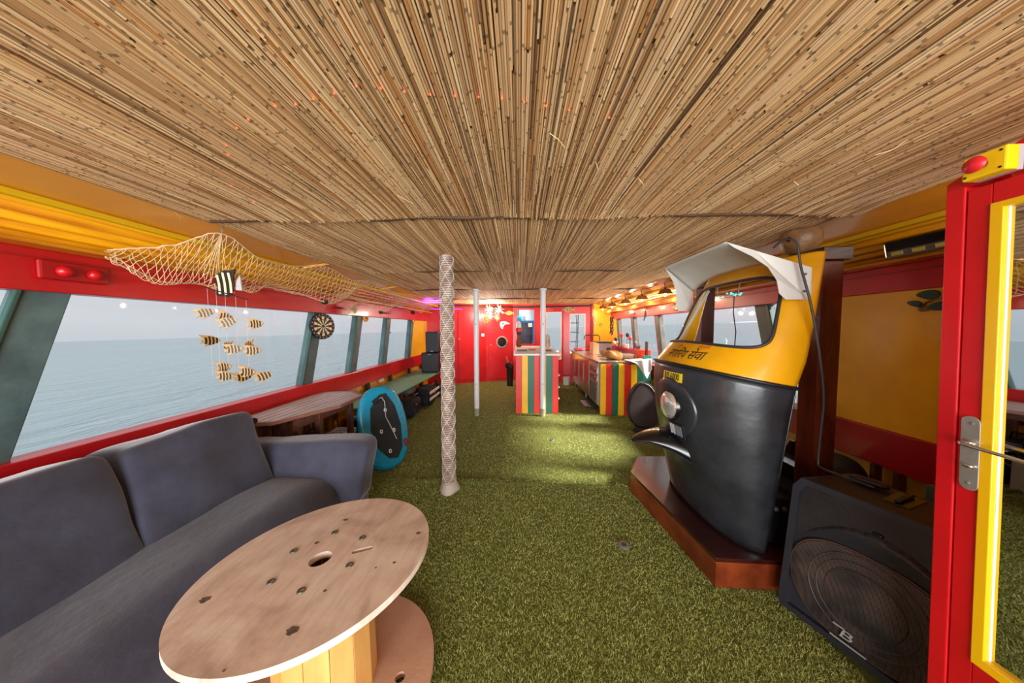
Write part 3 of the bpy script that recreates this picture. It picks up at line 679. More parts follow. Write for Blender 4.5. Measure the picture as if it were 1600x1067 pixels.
for x, y in HB:
    MB().lathe([(.0085, -.02), (.0085, .0035), (.0125, .004), (.0145, .0005)], T(x, y, 0), 18, nrm_).build('bolt_sleeve', mat('dull_zinc', c(110, 112, 100), .4, metal=.7), dr, smooth=50)
kn = mat('dark_knot', c(120, 100, 86), .6, col2=c(84, 68, 58), vscale=90)
for (x, y), r in (((-.2764, -.1835), .016), ((.1187, -.2924), .017), ((-.0795, .0767), .009), ((-.0501, .2302), .011), ((.3479, .1178), .010), ((.3129, -.0447), .006), ((.1244, -.1604), .006), ((.0178, -.3928), .004), ((.2523, -.0669), .004)):
    px, py = x * 900, y * 700
    pts = [(r * (1 + .25 * math.sin(3 * k + px)) * math.cos(2 * PI * k / 14), r * .8 * (1 + .2 * math.sin(5 * k + py)) * math.sin(2 * PI * k / 14)) for k in range(14)]
    MB().prism([T(x + a, y + b, .0003) for a, b in pts], nrm_ * .0006).build('knot', kn, dr)

# ================================================================== FLOOR FITTINGS
def floor_disc(x, y, r, lab):
    o = thing('deck_fitting', (x, y, 0), lab, 'fitting')
    MB().lathe([(r, .0), (r, .010), (r * .8, .016), (r * .45, .013), (.0, .012)], (x, y, 0), 20).build('rim', GREYM, o, smooth=50)
    MB().lathe([(r * .45, .0132), (0, .0145)], (x, y, 0.001), 14).build('cap', BLK, o)
floor_disc(.71, 1.87, .040, 'round grey metal deck fitting set in the turf nearest the wooden plinth')
floor_disc(-.694, 3.645, .028, 'small dark deck fitting in the turf beyond the rope wrapped pole')
floor_disc(.431, 3.67, .028, 'small dark deck fitting in the turf in front of the striped bar')

# ================================================================== SLATTED TABLE
st = thing('slatted_table', (-2.05, 2.75, 0), 'elongated eight sided slatted teak table against the left wall', 'table')
OCT = [(-2.22, 2.16), (-2.01, 2.21), (-1.78, 2.72), (-1.79, 3.15), (-2.06, 3.36), (-2.33, 3.30), (-2.38, 3.15), (-2.38, 2.32)]
def clipx(xa, xb, poly):
    def clip(P, f, ins):
        out = []
        for i in range(len(P)):
            a, b = P[i - 1], P[i]
            if ins(b):
                if not ins(a): out.append(f(a, b))
                out.append(b)
            elif ins(a): out.append(f(a, b))
        return out
    L = lambda x: (lambda a, b: (x, a[1] + (b[1] - a[1]) * (x - a[0]) / (b[0] - a[0])))
    P = clip(poly, L(xa), lambda p: p[0] >= xa - 1e-9); return clip(P, L(xb), lambda p: p[0] <= xb + 1e-9)
sh = [(-2.08 + (x + 2.08) * .93, 2.76 + (y - 2.76) * .95) for x, y in OCT]
k = 0; xa = -2.36
while xa < -1.80:
    P = clipx(xa, xa + .060, sh)
    if len(P) >= 3: MB().prism([(x, y, .700) for x, y in P], (0, 0, .018)).build('slat', SLAT, st)
    xa += .073
for i in range(8):
    a, b = OCT[i - 1], OCT[i]; a2, b2 = sh[i - 1], sh[i]
    MB().quad8([(a[0], a[1], .692), (b[0], b[1], .692), (b2[0], b2[1], .692), (a2[0], a2[1], .692)], [(a[0], a[1], .721), (b[0], b[1], .721), (b2[0], b2[1], .721), (a2[0], a2[1], .721)]).build('rim_board', mat('rim_teak', c(160, 112, 96), .5, var=.2), st)
for x, y in ((-1.93, 2.36), (-1.83, 2.95), (-2.28, 2.4), (-2.28, 3.1), (-2.1, 2.42), (-1.88, 2.55)): MB().beam((x, y, 0), (x, y, .695), .05, .05, (0, 1, 0)).build('leg', TEAK, st, bevel=.003)
MB().beam((-1.9, 2.34, .66), (-1.83, 2.95, .66), .03, .06).build('apron', TEAK, st); MB().beam((-2.28, 2.4, .66), (-2.28, 3.1, .66), .03, .06).build('apron', TEAK, st)
bd = MB()
for i in range(7): MB().box(-2.36, -2.345, 2.32 + i * .13, 2.40 + i * .13, .02, .66).build('back_board', TEAK, st)
# things lying under and on the table
t_ = thing('black_torch', (-2.25, 2.10, .72), 'black ribbed tube lying on the sofa end of the slatted table', 'tube')
MB().tube([(-2.36, 2.30, .742), (-2.27, 2.22, .745), (-2.10, 2.14, .75)], [.018, .02, .024], 12).build('body', BLK, t_, smooth=50)
cbl = MB()
for k in range(16):
    cx, cy, r = -2.0 + random.uniform(-.06, .12), 2.52 + random.uniform(-.12, .14), random.uniform(.09, .15); ph = random.random() * 6
    cbl.tube([(cx + r * math.cos(t + ph) * 1.1, cy + r * 1.2 * math.sin(t + ph), .02 + k * .022 + .02 * math.sin(3 * t + k)) for t in np.linspace(0, 2 * PI, 26)], .009, 5)
o = cbl.build('cable_heap', BLKG, smooth=60); tag(origin(o, (-2, 2.5, 0)), 'tangled heap of black cables under the slatted table', 'cable')
bg = thing('black_bag', (-2.2, 2.75, 0), 'slumped black holdall under the slatted table behind the cable heap', 'bag')
MB().rbox((-2.18, 2.82, .2), (.26, .4, .38), 3.5, 14, wob=.05, ws=6).build('body', BLKC, bg, smooth=80)
MB().tube([(-2.18 + .02, 2.7, .36), (-2.12, 2.74, .45), (-2.12, 2.86, .46), (-2.16, 2.9, .36)], .01, 6).build('handle', BLK, bg, smooth=60)
o = MB().box(-1.90, -1.80, 2.46, 2.58, .30, .36).build('blue_box', BLUEB, bevel=.006)
o2 = MB().box(-1.94, -1.76, 2.42, 2.64, 0, .295).build('cardboard_box', mat('grey_card', c(170, 160, 145), .8, var=.1), bevel=.004)
tag(origin(o, (-1.85, 2.52, .30)), 'small bright blue box on the pale carton below the slatted table', 'box'); tag(origin(o2, (-1.85, 2.53, 0)), 'pale grey carton with blue box on top beneath the slatted table', 'box')
def case(x0, x1, y0, y1, h, lab, name='flight_case'):
    o = thing(name, ((x0 + x1) / 2, (y0 + y1) / 2, 0), lab, 'case')
    MB().box(x0, x1, y0, y1, 0.004, h - .02).build('body', BLK, o, bevel=.008)
    MB().box(x0 - .006, x1 + .006, y0 - .006, y1 + .006, h - .05, h).build('pale_lid_edge', mat('aluminium_edge', c(176, 178, 180), .35, metal=.6), o, bevel=.004)
    MB().box(x1 + .001, x1 + .008, (y0 + y1) / 2 - .02, (y0 + y1) / 2 + .02, h - .09, h - .03).build('latch', CHROME, o)
    return o
cs_ = case(-2.02, -1.74, 3.30, 3.66, .42, 'black flight case with pale metal lid edge right of the table legs')
cs2 = case(-2.06, -1.86, 2.72, 3.1, .36, 'low black case with pale metal rim between the table legs')
for k in range(6): MB().box(-2.02, -1.90, 2.76 + k * .055, 2.785 + k * .055, .362, .372).build('fader_strip', SILV, cs2)
o = MB().prism([(-2.2, 3.15, 0), (-2.08, 3.2, 0), (-2.14, 3.18, .42)], (.02, -.06, 0)).build('yellow_wedge', YELD); tag(origin(o, (-2.14, 3.15, 0)), 'narrow yellow pennant shaped wedge standing behind the low case', 'wedge')
bc = thing('blue_crate', (-2.0, 3.9, 0), 'dark blue slatted crate in shadow under near end of green bench', 'crate')
for z in (.03, .11, .19, .27): MB().box(-2.2, -1.86, 3.76, 4.06, z, z + .05).build('crate_band', mat('dark_blue_plastic', c(30, 50, 84), .5), bc, bevel=.004)
MB().box(-2.18, -1.88, 3.78, 4.04, .0, .3).build('liner', BLK, bc)

# ================================================================== GREEN BENCH
bn = thing('green_bench', (-2.1, 4.8, 0), 'long sage green plank bench running along left wall to the speakers', 'bench')
MB().prism([(-2.16, 3.38, .478), (-2.0, 3.37, .478), (-1.84, 4.03, .478), (-1.82, 6.25, .478), (-1.82, 6.9, .478), (-2.40, 6.9, .478), (-2.40, 3.38, .478)], (0, 0, .024)).build('seat_board', GRN, bn, bevel=.004)
for y in (3.5, 4.6, 5.6, 6.6): MB().beam((-2.40, y, .455), (-1.9, y, .455), .04, .045).build('bearer', TEAK, bn); MB().beam((-2.37, y, 0), (-2.37, y, .455), .05, .05, (0, 1, 0)).build('leg', TEAK, bn); MB().beam((-1.98, y, 0), (-1.98, y, .455), .05, .05, (0, 1, 0)).build('leg', TEAK, bn)
def pa(x, y, z, w, d, h, lab, logo_top):
    o = thing('loudspeaker', (x, y, z), lab, 'speaker')
    MB().box(x - w / 2, x + w / 2, y - d / 2, y + d / 2, z + .004, z + h).build('cabinet', BLK, o, bevel=.015)
    MB().box(x - w / 2 + .02, x + w / 2 - .02, y - d / 2 - .008, y - d / 2 + .002, z + .03, z + h - .03).build('grille', mat('grille_grey', c(44, 44, 50), .5, var=.15, bump=.4, bscale=250), o, bevel=.006)
    zl = z + h - .035 if logo_top else z + .03
    MB().box(x - .03, x + .03, y - d / 2 - .012, y - d / 2 - .006, zl - .008, zl + .008).build('badge', SILV, o)
    MB().box(x + w / 2 - .002, x + w / 2 + .006, y - .06, y + .06, z + h * .5, z + h * .62).build('side_handle', BLKG, o)
    return o
pa(-1.98, 6.30, .503, .38, .36, .44, 'large black loudspeaker standing on the far end of the green bench', True)
pa(-1.94, 6.32, .946, .29, .3, .46, 'smaller black loudspeaker stacked on top of the larger speaker', False)
o = MB().box(-2.0, -1.86, 6.2, 6.34, 1.41, 1.435).build('red_box', REDP, bevel=.003); tag(origin(o, (-1.93, 6.27, 1.41)), 'small red and white packet lying on top of the stacked speakers', 'packet')
# desk fan behind the rope pole
fn_ = thing('wall_fan', (-1.78, 7.2, 1.5), 'round wall fan with pale hub in the corner above the speakers', 'fan')
MB().lathe([(.15, -.02), (.155, 0), (.15, .02)], (-1.86, 7.26, 1.54), 28, (.2, -1, 0)).build('cage_ring', BLK, fn_, smooth=60)
for k in range(9):
    a = 2 * PI * k / 9; MB().beam((-1.86, 7.25, 1.54), (-1.86 + .15 * math.cos(a), 7.25, 1.54 + .15 * math.sin(a)), .004, .004).build('cage_wire', SILV, fn_)
MB().lathe([(0, .03), (.045, .024), (.05, 0)], (-1.86, 7.25, 1.54), 16, (.2, -1, 0)).build('hub', WHT, fn_, smooth=50); MB().tube([(-1.86, 7.28, 1.54), (-1.86, 7.39, 1.5)], .02, 8).build('bracket', BLK, fn_)
# bags beneath the bench
def bag(cx, cy, cz, sz, lab, seed, wobs=.045, strap=True, mt=BLKC, rz=0):
    o = thing('duffel_bag', (cx, cy, 0), lab, 'bag')
    MB().rbox((cx, cy, cz), sz, 3.6, 16, wob=wobs, ws=6, seed=seed, M=Matrix.Rotation(rz, 4, 'Z')).build('body', mt, o, smooth=80)
    if strap:
        MB().tube([(cx + .1, cy - .16, cz + sz[2] * .4), (cx + .13, cy - .08, cz + sz[2] * .5 + .05), (cx + .13, cy + .08, cz + sz[2] * .5 + .05), (cx + .1, cy + .16, cz + sz[2] * .4)], .012, 6).build('strap', BLK, o, smooth=60)
        MB().box(cx + sz[0] * .5 - .01, cx + sz[0] * .5 + .004, cy - .05, cy + .05, cz + .05, cz + .065).build('tag', SILV, o)
    return o
bag(-1.86, 4.60, .17, (.30, .44, .33), 'bulging black holdall on the turf beneath the middle of the green bench', 1)
bag(-2.12, 4.15, .15, (.28, .40, .28), 'small dark bag with tan trim deep under the bench behind the board', 4)
o = bag(-1.80, 5.35, .20, (.30, .62, .34), 'black bag with two white bands under the far half of bench', 7)
for z in (.17, .29): MB().beam((-1.65, 5.08, z), (-1.63, 5.62, z + .01), .012, .05).build('white_band', WHT, o, bevel=.004)
bag(-1.72, 6.15, .13, (.26, .34, .24), 'small black bag with silver fittings beneath the far end of bench', 12)
o = MB().rbox((-2.02, 5.0, .36), (.18, .3, .12), 3.5, 10, wob=.03).build('grey_cloth', GREY, smooth=80); tag(origin(o, (-2.02, 5, .3)), 'crumpled grey cloth stuffed under the bench above the banded bag', 'cloth')

# ================================================================== BLUE BOARD
bl = thing('foil_board', (-1.42, 2.97, 0), 'turquoise foil surfboard with black deck pad leaning on its tail by the bench', 'surfboard')
bh = Vector((.58, .815, 0)).normalized(); bo = Vector((.815, -.58, 0)).normalized()   # width dir, outward dir
bup = (Vector((0, 0, .76)) - bo * .22).normalized(); bn_ = bh.cross(bup).normalized()
if bn_.dot(bo) < 0: bn_ = -bn_
BC = Vector((-1.46, 2.95, .425))
prof = [(0, -.445), (.07, -.435), (.15, -.40), (.225, -.30), (.262, -.12), (.268, .04), (.25, .20), (.20, .33), (.12, .41), (.05, .435), (0, .44)]
out = prof + [(-x, y) for x, y in prof[-2:0:-1]]
def bp3(x, y, n): return BC + bh * (x * .98) + bup * y + bn_ * (n - .045 * (abs(y) / .44) ** 3 * 0)
bmsh = MB(); lev = [(.0, -.055, .80), (.0, -.05, .93), (0, -.02, 1.0), (0, .015, .99), (0, .03, .93), (0, .034, .86)]
rings = []
for _, n_, s_ in lev:
    rings.append([bp3(x * s_, y * (1 - (1 - s_) * .7), n_) for x, y in out])
N_ = len(out); vsb = [p for r_ in rings for p in r_]; fsb = [(j * N_ + i, j * N_ + (i + 1) % N_, (j + 1) * N_ + (i + 1) % N_, (j + 1) * N_ + i) for j in range(len(lev) - 1) for i in range(N_)]
fsb += [tuple(range(N_))[::-1], tuple((len(lev) - 1) * N_ + i for i in range(N_))]
bmsh.add(vsb, fsb).build('hull', BOARD, bl, smooth=50)
padp = [(-.135, .22), (-.02, .345), (.06, .35), (.14, .20), (.175, -.02), (.15, -.26), (.08, -.355), (-.02, -.33), (-.12, -.2), (-.165, .0)]
MB().prism([bp3(x - .0, y, .034) for x, y in padp], bn_ * .006).build('deck_pad', PAD, bl, bevel=.003)
for x, y in ((.02, .17), (-.06, -.04), (.08, -.06), (.0, -.26)):
    a = MB().prism([bp3(x + .016 * math.cos(t) , y + .022 * math.sin(t), .040) for t in np.linspace(0, 2 * PI, 13)[:-1]], bn_ * .006).build('screw_plug', WHT, bl)
    MB().prism([bp3(x + .007 * math.cos(t), y + .010 * math.sin(t), .046) for t in np.linspace(0, 2 * PI, 9)[:-1]], bn_ * .002).build('plug_centre', BLK, a)
MB().tube([bp3(-.06, .30, .06), bp3(-.01, .31, .07), bp3(.02, .26, .06), bp3(.01, .1, .05), bp3(.06, -.05, .046), bp3(.09, -.16, .05)], .005, 6).build('leash', SILV, bl, smooth=60)
MB().tube([bp3(-.10, .27, .06), bp3(-.05, .30, .065)], .025, 12).build('leash_cuff', BLKC, bl, smooth=50)
for i in range(4): MB().beam(bp3(-.24 + .01 * i, -.10 - .055 * i * 1.0 - .1, .028), bp3(-.16 + .03 * i, -.20 - .05 * i - .1, .036), .004, .003).build('rail_groove', mat('board_line', c(6, 60, 84), .4), bl)
for i in range(4): MB().beam(bp3(.19, .16 - .07 * i, .035), bp3(.245, .22 - .07 * i, .03), .003, .003).build('deck_line', mat('board_line', c(6, 60, 84), .4), bl)
MB().rbox(tuple(bp3(.20, -.23, .03)), (.05, .05, .09), 3, 6).build('red_buckle', mat('maroon', c(120, 40, 50), .5), bl, smooth=60)
# ================================================================== PLINTH, FRAME, RICKSHAW FRONT
pt = thing('wooden_plinth', (1.4, 2.05, 0), 'low varnished red brown wooden plinth carrying the rickshaw front', 'plinth')
PO = [(1.005, 2.53), (1.115, 1.57), (1.95, 1.54), (1.95, 2.85), (1.2, 2.85)]
MB().prism([(x, y, .155) for x, y in PO], (0, 0, .022)).build('top_board', WOODD, pt, bevel=.002)
def ins(P, d):
    cx = sum(p[0] for p in P) / len(P); cy = sum(p[1] for p in P) / len(P)
    return [(p[0] + (cx - p[0]) * d, p[1] + (cy - p[1]) * d) for p in P]
PI2 = ins(PO, .035)
for i in range(5):
    a, b, a2, b2 = PO[i - 1], PO[i], PI2[i - 1], PI2[i]
    MB().quad8([(a[0], a[1], .0), (b[0], b[1], .0), (b2[0], b2[1], .0), (a2[0], a2[1], .0)], [(a[0], a[1], .153), (b[0], b[1], .153), (b2[0], b2[1], .153), (a2[0], a2[1], .153)]).build('side_board', WOODR, pt, bevel=.002)
fr = thing('wooden_portal_frame', (1.8, 2.2, .177), 'varnished dark wood portal frame standing on the plinth behind the rickshaw front', 'frame')
MB().box(1.72, 1.84, 1.665, 1.775, .178, 1.93).build('post', WOODV, fr, bevel=.004)
MB().box(1.72, 1.84, 2.72, 2.82, .178, 1.86).build('post', MAUVE if 0 else mat('far_post_wood', c(98, 66, 60), .4, col2=c(64, 38, 36), vscale=5, stretch=(2, 2, .3)), fr, bevel=.004)
MB().box(1.70, 1.86, 1.64, 2.85, 1.862, 1.935).build('top_beam', WOODD, fr, bevel=.004)
MB().box(1.74, 1.82, 1.775, 2.72, .50, .60).build('cross_rail', WOODD, fr, bevel=.003)
MB().prism([(1.76, 1.775, .66), (1.76, 1.775, .80), (1.76, 1.88, .70), (1.76, 2.0, .68), (1.76, 2.2, .76), (1.76, 2.2, .66)], (.03, 0, 0)).build('shaped_rail', WOODD, fr)
YC = 2.06
PR = [(.178, 1.25, 1.42, .445), (.30, 1.205, 1.43, .455), (.55, 1.135, 1.445, .47), (.85, 1.075, 1.465, .485), (1.10, 1.05, 1.485, .495), (1.235, 1.06, 1.495, .505), (1.375, 1.19, 1.545, .50), (1.60, 1.35, 1.60, .485), (1.80, 1.485, 1.65, .465), (1.90, 1.56, 1.675, .45)]
def prof3(z):
    z = max(PR[0][0], min(PR[-1][0], z))
    for a, b in zip(PR, PR[1:]):
        if z <= b[0]:
            t = (z - a[0]) / (b[0] - a[0]); return [a[k] + (b[k] - a[k]) * t for k in (1, 2, 3)]
def S(u, z, off=0):
    fx, rxx, hw = prof3(z); a = u * PI / 2; n = .92
    cx, sx = abs(math.cos(a)) ** n, math.copysign(abs(math.sin(a)) ** n, a)
    w = max(0, min(1, (z - .5) / .6)) * (1 if z < 1.45 else max(0, (1.8 - z) / .35))
    p = Vector((rxx - (rxx - fx) * cx, YC - hw * sx, z - .085 * (1 - math.cos(a)) * w))
    if off:
        nn = Vector((-(math.cos(a)) - .0, -math.sin(a), 0)).normalized(); p = p + nn * off
    return p
tk = thing('rickshaw_front', (1.3, YC, .178), 'black and yellow front half of an auto rickshaw mounted on the wooden plinth', 'rickshaw')
def SB(u, z):
    p = S(u, z)
    return p
MB().grid(lambda u, v: S(2 * u - 1, .178 + (1.235 - .178) * v), 49, 30).build('black_body', TUKB, tk, smooth=50, solid=.012)
# rear return edges of the black body
# yellow shell with windscreen opening
def opening(t):   # t 0..1 around -> (u, z)
    a = 2 * PI * t; cu, cz = math.cos(a), math.sin(a); n = .42
    sx = math.copysign(abs(cu) ** n, cu); sz = math.copysign(abs(cz) ** n, cz)
    z = 1.590 + .205 * sz; hw = .735 - .17 * (z - 1.385) / .41
    return sx * hw, z
def outerb(t):
    a = 2 * PI * t; cu, cz = math.cos(a), math.sin(a); m = max(abs(cu), abs(cz)); u, s = cu / m, cz / m
    return u * 1.0, 1.568 + s * .333
NT = 120
def shell(t, v):
    a = opening(t); b = outerb(t); return S(a[0] + (b[0] - a[0]) * v, a[1] + (b[1] - a[1]) * v)
MB().grid(lambda u, v: shell(u, v), NT, 12, closeu=True, flip=True).build('yellow_shell', TUKY, tk, smooth=50, solid=.008)
MB().tube([S(*opening(k / NT), .006) for k in range(NT)], .0095, 8, closed=True).build('windscreen_gasket', RUB, tk, smooth=70)
MB().grid(lambda u, v: S((2 * u - 1) * (.735 - .17 * v), 1.385 + .41 * v), 25, 9).build('windscreen', GL, tk, smooth=60)
MB().tube([S(-1 + 2 * k / 60, 1.238, .012) for k in range(61)], .010, 8).build('waist_moulding', BLK, tk, smooth=70)
MB().tube([S(1, .2 + k * .1, .002) for k in range(11)], .006, 6).build('edge_trim', BLKG, tk, smooth=60)
# inner crossed struts seen through the screen
for u_ in (-.52,): MB().tube([S(u_, 1.39, -.05), S(u_ * .8, 1.78, -.03)], .010, 6).build('inner_pillar', SILV, tk)
# raised lamp pad
def disc_pt(a, r): # lamp pad centred (Y 1.97, z .95)
    y = 1.985 - math.cos(a) * r * 1.0; z = .935 + math.sin(a) * r * 1.02
    return y, z
def surf_yz(y, z, off):
    fx, rxx, hw = prof3(z); s_ = max(-1, min(1, (YC - y) / hw)); a = math.asin(math.copysign(abs(s_) ** (1 / .92), s_)); return S(a / (PI / 2), z + .085 * (1 - math.cos(a)) * max(0, min(1, (z - .5) / .6)), off)
pm = MB(); pv = []
for j, (r, o_) in enumerate(((.0, .020), (.11, .020), (.185, .018), (.198, .012), (.202, .0))):
    for k in range(48):
        y, z = disc_pt(2 * PI * k / 48, r); pv.append(surf_yz(y, z, o_))
pm.add(pv, [(j * 48 + k, j * 48 + (k + 1) % 48, (j + 1) * 48 + (k + 1) % 48, (j + 1) * 48 + k) for j in range(4) for k in range(48)])
pm.build('lamp_pad', TUKB, tk, smooth=60)
hc = Vector((1.045, 1.985, .945)); ha = Vector((-1, -.06, .02)).normalized()
hl = MB().lathe([(.088, -.09), (.106, -.06), (.108, -.015), (.100, .004), (.094, .002)], hc, 32, ha).build('headlamp', BLKG, tk, smooth=40)
MB().lathe([(.095, .0), (.085, .014), (.055, .026), (.0, .032)], hc, 32, ha).build('lens', LENS, hl, smooth=60)
ind = MB()
def plate_on(y0, y1, z0, z1, off, th): # small curved plate on the surface
    g = MB(); nn = 6; vs = [surf_yz(y0 + (y1 - y0) * i / nn, z, off + o) for o in (0, th) for z in (z0, z1) for i in range(nn + 1)]
    q = nn + 1; fs = []
    for i in range(nn):
        fs += [(i, i + 1, q + i + 1, q + i), (2 * q + i, 3 * q + i, 3 * q + i + 1, 2 * q + i + 1), (i, 2 * q + i, 2 * q + i + 1, i + 1), (q + i, q + i + 1, 3 * q + i + 1, 3 * q + i)]
    fs += [(0, q, 3 * q, 2 * q), (nn, 2 * q + nn, 3 * q + nn, q + nn)]
    return g.add(vs, fs)
ip = plate_on(2.00, 1.87, .735, .835, .014, .014).build('horn_grille', BLK, tk, bevel=.003)
for k in range(7):
    plate_on(1.985 - k * .015, 1.977 - k * .015, .75 + .004 * (k % 2), .82, .028, .004).build('slot_bar', SILV if k < 3 else GREY, ip)
pp_ = plate_on(2.055, 1.875, 1.118, 1.178, .008, .004).build('number_plate', mat('plate_yellow', c(226, 198, 40), .4), tk)
text_mesh('RJS.6000', .062, 'plate_characters', lambda x, y, z: surf_yz(1.965 - x * .66, 1.148 + y * 1.05, .0135 + z), mat('ink_black', c(18, 16, 14), .5), pp_, .0008)
INK = MATS['ink_black']
text_mesh('\u0928\u0917\u093e\u093f\u0930\u092f \u0938\u0947\u0935\u093e', .078, 'black_lettering', lambda x, y, z: surf_yz(1.965 - x * .92, 1.300 + y * 1.0, .0055 + z), INK, tk, .0006)
RINK = mat('ink_red', c(200, 60, 20), .5)
text_mesh('\u0938\u0930\u094d\u0935\u093f\u0938', .030, 'red_lettering', lambda x, y, z: surf_yz(1.86 - x, 1.355 + y, .0055 + z), RINK, tk, .0006)
text_mesh('\u0936\u0941\u092d', .028, 'red_lettering', lambda x, y, z: surf_yz(2.06 - x, 1.352 + y, .0055 + z), RINK, tk, .0006)
# mudguard
def mud(u, v):   # u along from tip (0) to body (1), v across
    x = .828 + .345 * u; w = .010 + .205 * u ** .75; zt = .668 + .075 * math.sin(min(1, u * 1.3) * PI * .5) - .012 * u * u; h = .012 + .07 * u + .145 * max(0, u - .25) ** 1.1
    a = PI * v; y = YC - w * math.cos(a)
    return Vector((x + .03 * u * (1 - math.sin(a)), y, zt - h * (1 - math.sin(a) ** .75)))
MB().grid(mud, 22, 21).build('mudguard', BLKG, tk, smooth=70, solid=.010)
MB().tube([mud(k / 20, 0) for k in range(21)], .006, 6).build('mudguard_rim', TUKB, tk, smooth=60)
wm = MB().lathe([(.05, -.04), (.17, -.045), (.2, -.02), (.2, .02), (.17, .045), (.05, .04)], (1.33, YC, .38), 28, (0, 1, 0))
# visor
vz = D.objects.new('visor', None); COL.objects.link(vz)
bpy.data.objects.remove(vz)
A0 = lambda v: Vector((1.208, YC + .345 * v, 1.985))
def topp(u, v):   # u: front->back, v: -1 near .. 1 far
    b = Vector((1.545 - .03 * (1 - v * v), YC + .505 * v, 1.80 + .085 * (1 - abs(v) ** 3)))
    f = A0(v); p = f.lerp(b, u); p.z += .02 * math.sin(PI * u) * (1 - v * v); return p
vt = MB().grid(lambda u, v: topp(u, 2 * v - 1), 12, 25).build('visor', VIS, tk, smooth=60, solid=.006)
for sg in (-1, 1):
    fl = [(1.208, 1.985, .345), (1.33, 1.918, .405), (1.44, 1.858, .455), (1.545, 1.80, .507), (1.548, 1.66, .507), (1.535, 1.632, .507), (1.42, 1.632, .505), (1.392, 1.665, .497), (1.385, 1.74, .485), (1.362, 1.815, .455), (1.31, 1.885, .41), (1.245, 1.945, .365)]
    P = [(x, YC + sg * w, z) for x, z, w in fl]
    sd = MB().prism(P, (0, sg * .006, 0)).build('visor_side', VIS, tk, bevel=.002)
    for z in (1.675, 1.765): MB().lathe([(0, .006), (.006, .005), (.007, 0)], (1.51, YC + sg * .514, z), 8, (0, sg, 0)).build('screw', GREYM, sd)
# small decorative light hanging inside behind the screen
cl = thing('cyan_fairy_cluster', (1.62, 2.2, 1.74), 'tangle of glowing cyan lights hanging behind the rickshaw windscreen', 'lights')
for k in range(12): MB().rbox((1.66 + random.uniform(-.03, .03), 2.30 + random.uniform(-.12, .12), 1.745 + random.uniform(-.015, .015)), (.012, .016, .01), 2, 4).build('led', CYL, cl)
MB().tube([(1.66, 2.18, 1.85), (1.66, 2.2, 1.75), (1.66, 2.42, 1.75), (1.66, 2.44, 1.85)], .004, 5).build('wire', SILV, cl)
o = MB().tube([(1.66, 2.24, 1.74), (1.655, 2.235, 1.6), (1.66, 2.21, 1.45), (1.64, 2.2, 1.2)], .004, 5).build('thin_cord', BLK); tag(origin(o, (1.66, 2.24, 1.74)), 'thin dark cord dangling straight down inside the rickshaw windscreen', 'cord')
# cable draped over visor down to the speaker
cbp = [(1.44, 1.66, 1.935), (1.44, 1.60, 1.96), (1.455, 1.545, 1.93), (1.47, 1.53, 1.80), (1.50, 1.50, 1.60), (1.56, 1.505, 1.35), (1.63, 1.54, 1.1), (1.655, 1.57, .9), (1.665, 1.585, .74), (1.66, 1.56, .712), (1.68, 1.47, .712), (1.70, 1.36, .715)]
def smooth(pts, n=6):
    P = [Vector(p) for p in pts]; out = []
    for i in range(len(P) - 1):
        p0, p1, p2, p3 = P[max(0, i - 1)], P[i], P[i + 1], P[min(len(P) - 1, i + 2)]
        for k in range(n):
            t = k / n; out.append(.5 * ((2 * p1) + (p2 - p0) * t + (2 * p0 - 5 * p1 + 4 * p2 - p3) * t * t + (3 * p1 - p0 - 3 * p2 + p3) * t ** 3))
    return out + [P[-1]]
o = MB().tube(smooth(cbp), .0055, 6).build('black_cable', mat('cable_grey', c(60, 58, 62), .45), smooth=70); tag(origin(o, cbp[0]), 'black cable draped over white visor and down the wooden post to speaker', 'cable')
# coconut on the beam
cn = thing('coconut_bowl', (1.78, 1.86, 1.936), 'large mottled brown gourd resting on the corner of portal frame', 'gourd')
MB().lathe([(.0, .004), (.035, .003), (.05, .012), (.085, .045), (.100, .085), (.098, .13), (.088, .155), (.06, .163), (.0, .166)], (1.765, 1.85, 1.935), 26, (0.05, 0, 1)).build('shell', COCO, cn, smooth=80)
MB().lathe([(.0, .003), (.014, .002), (.016, 0)], (1.672, 1.825, 2.03), 10, (-1, -.2, 0)).build('eye', BLK, cn)
# things behind the rickshaw
db = thing('dark_padded_case', (1.85, 4.15, 0), 'brown black padded instrument case leaning by the striped counter end', 'case')
def gb(a):
    w = .185 + .05 * math.cos(2 * a) ; return w
gp = []
for k in range(40):
    t = 2 * PI * k / 40; yy = math.sin(t); gp.append((1.83 + .27 * math.cos(t) * (.86 - .14 * yy) , .345 + .335 * yy))
MB().prism([(x, 4.08 + .12 * (z), z) for x, z in gp], (0, .13, 0)).build('shell', mat('case_brown', c(58, 44, 46), .55, var=.2), db, bevel=.03, smooth=60)
MB().tube([(x, 4.075 + .12 * z, z) for x, z in gp], .008, 6, closed=True).build('piping', BLK, db, smooth=60)
MB().rbox((1.70, 3.98, .035), (.2, .1, .05), 3, 6, wob=.01).build('strap', BLKC, db, smooth=60)
bb = thing('black_equipment_bag', (1.98, 2.1, .0), 'bulky black equipment bag on the floor between plinth post and wall', 'bag')
MB().rbox((2.14, 2.0, .30), (.32, .5, .58), 4, 14, wob=.06, ws=5, seed=5).build('body', BLKC, bb, smooth=80)
MB().tube([(2.0, 1.86, .55), (1.985, 1.92, .66), (1.99, 2.08, .66), (2.0, 2.14, .55)], .012, 6).build('handle', BLK, bb, smooth=60)
b3 = thing('black_amplifier', (1.62, 1.9, .178), 'small black box amplifier on the plinth behind the rickshaw body', 'amplifier')
MB().box(1.50, 1.69, 1.68, 2.2, .182, .46).build('cabinet', BLK, b3, bevel=.012)
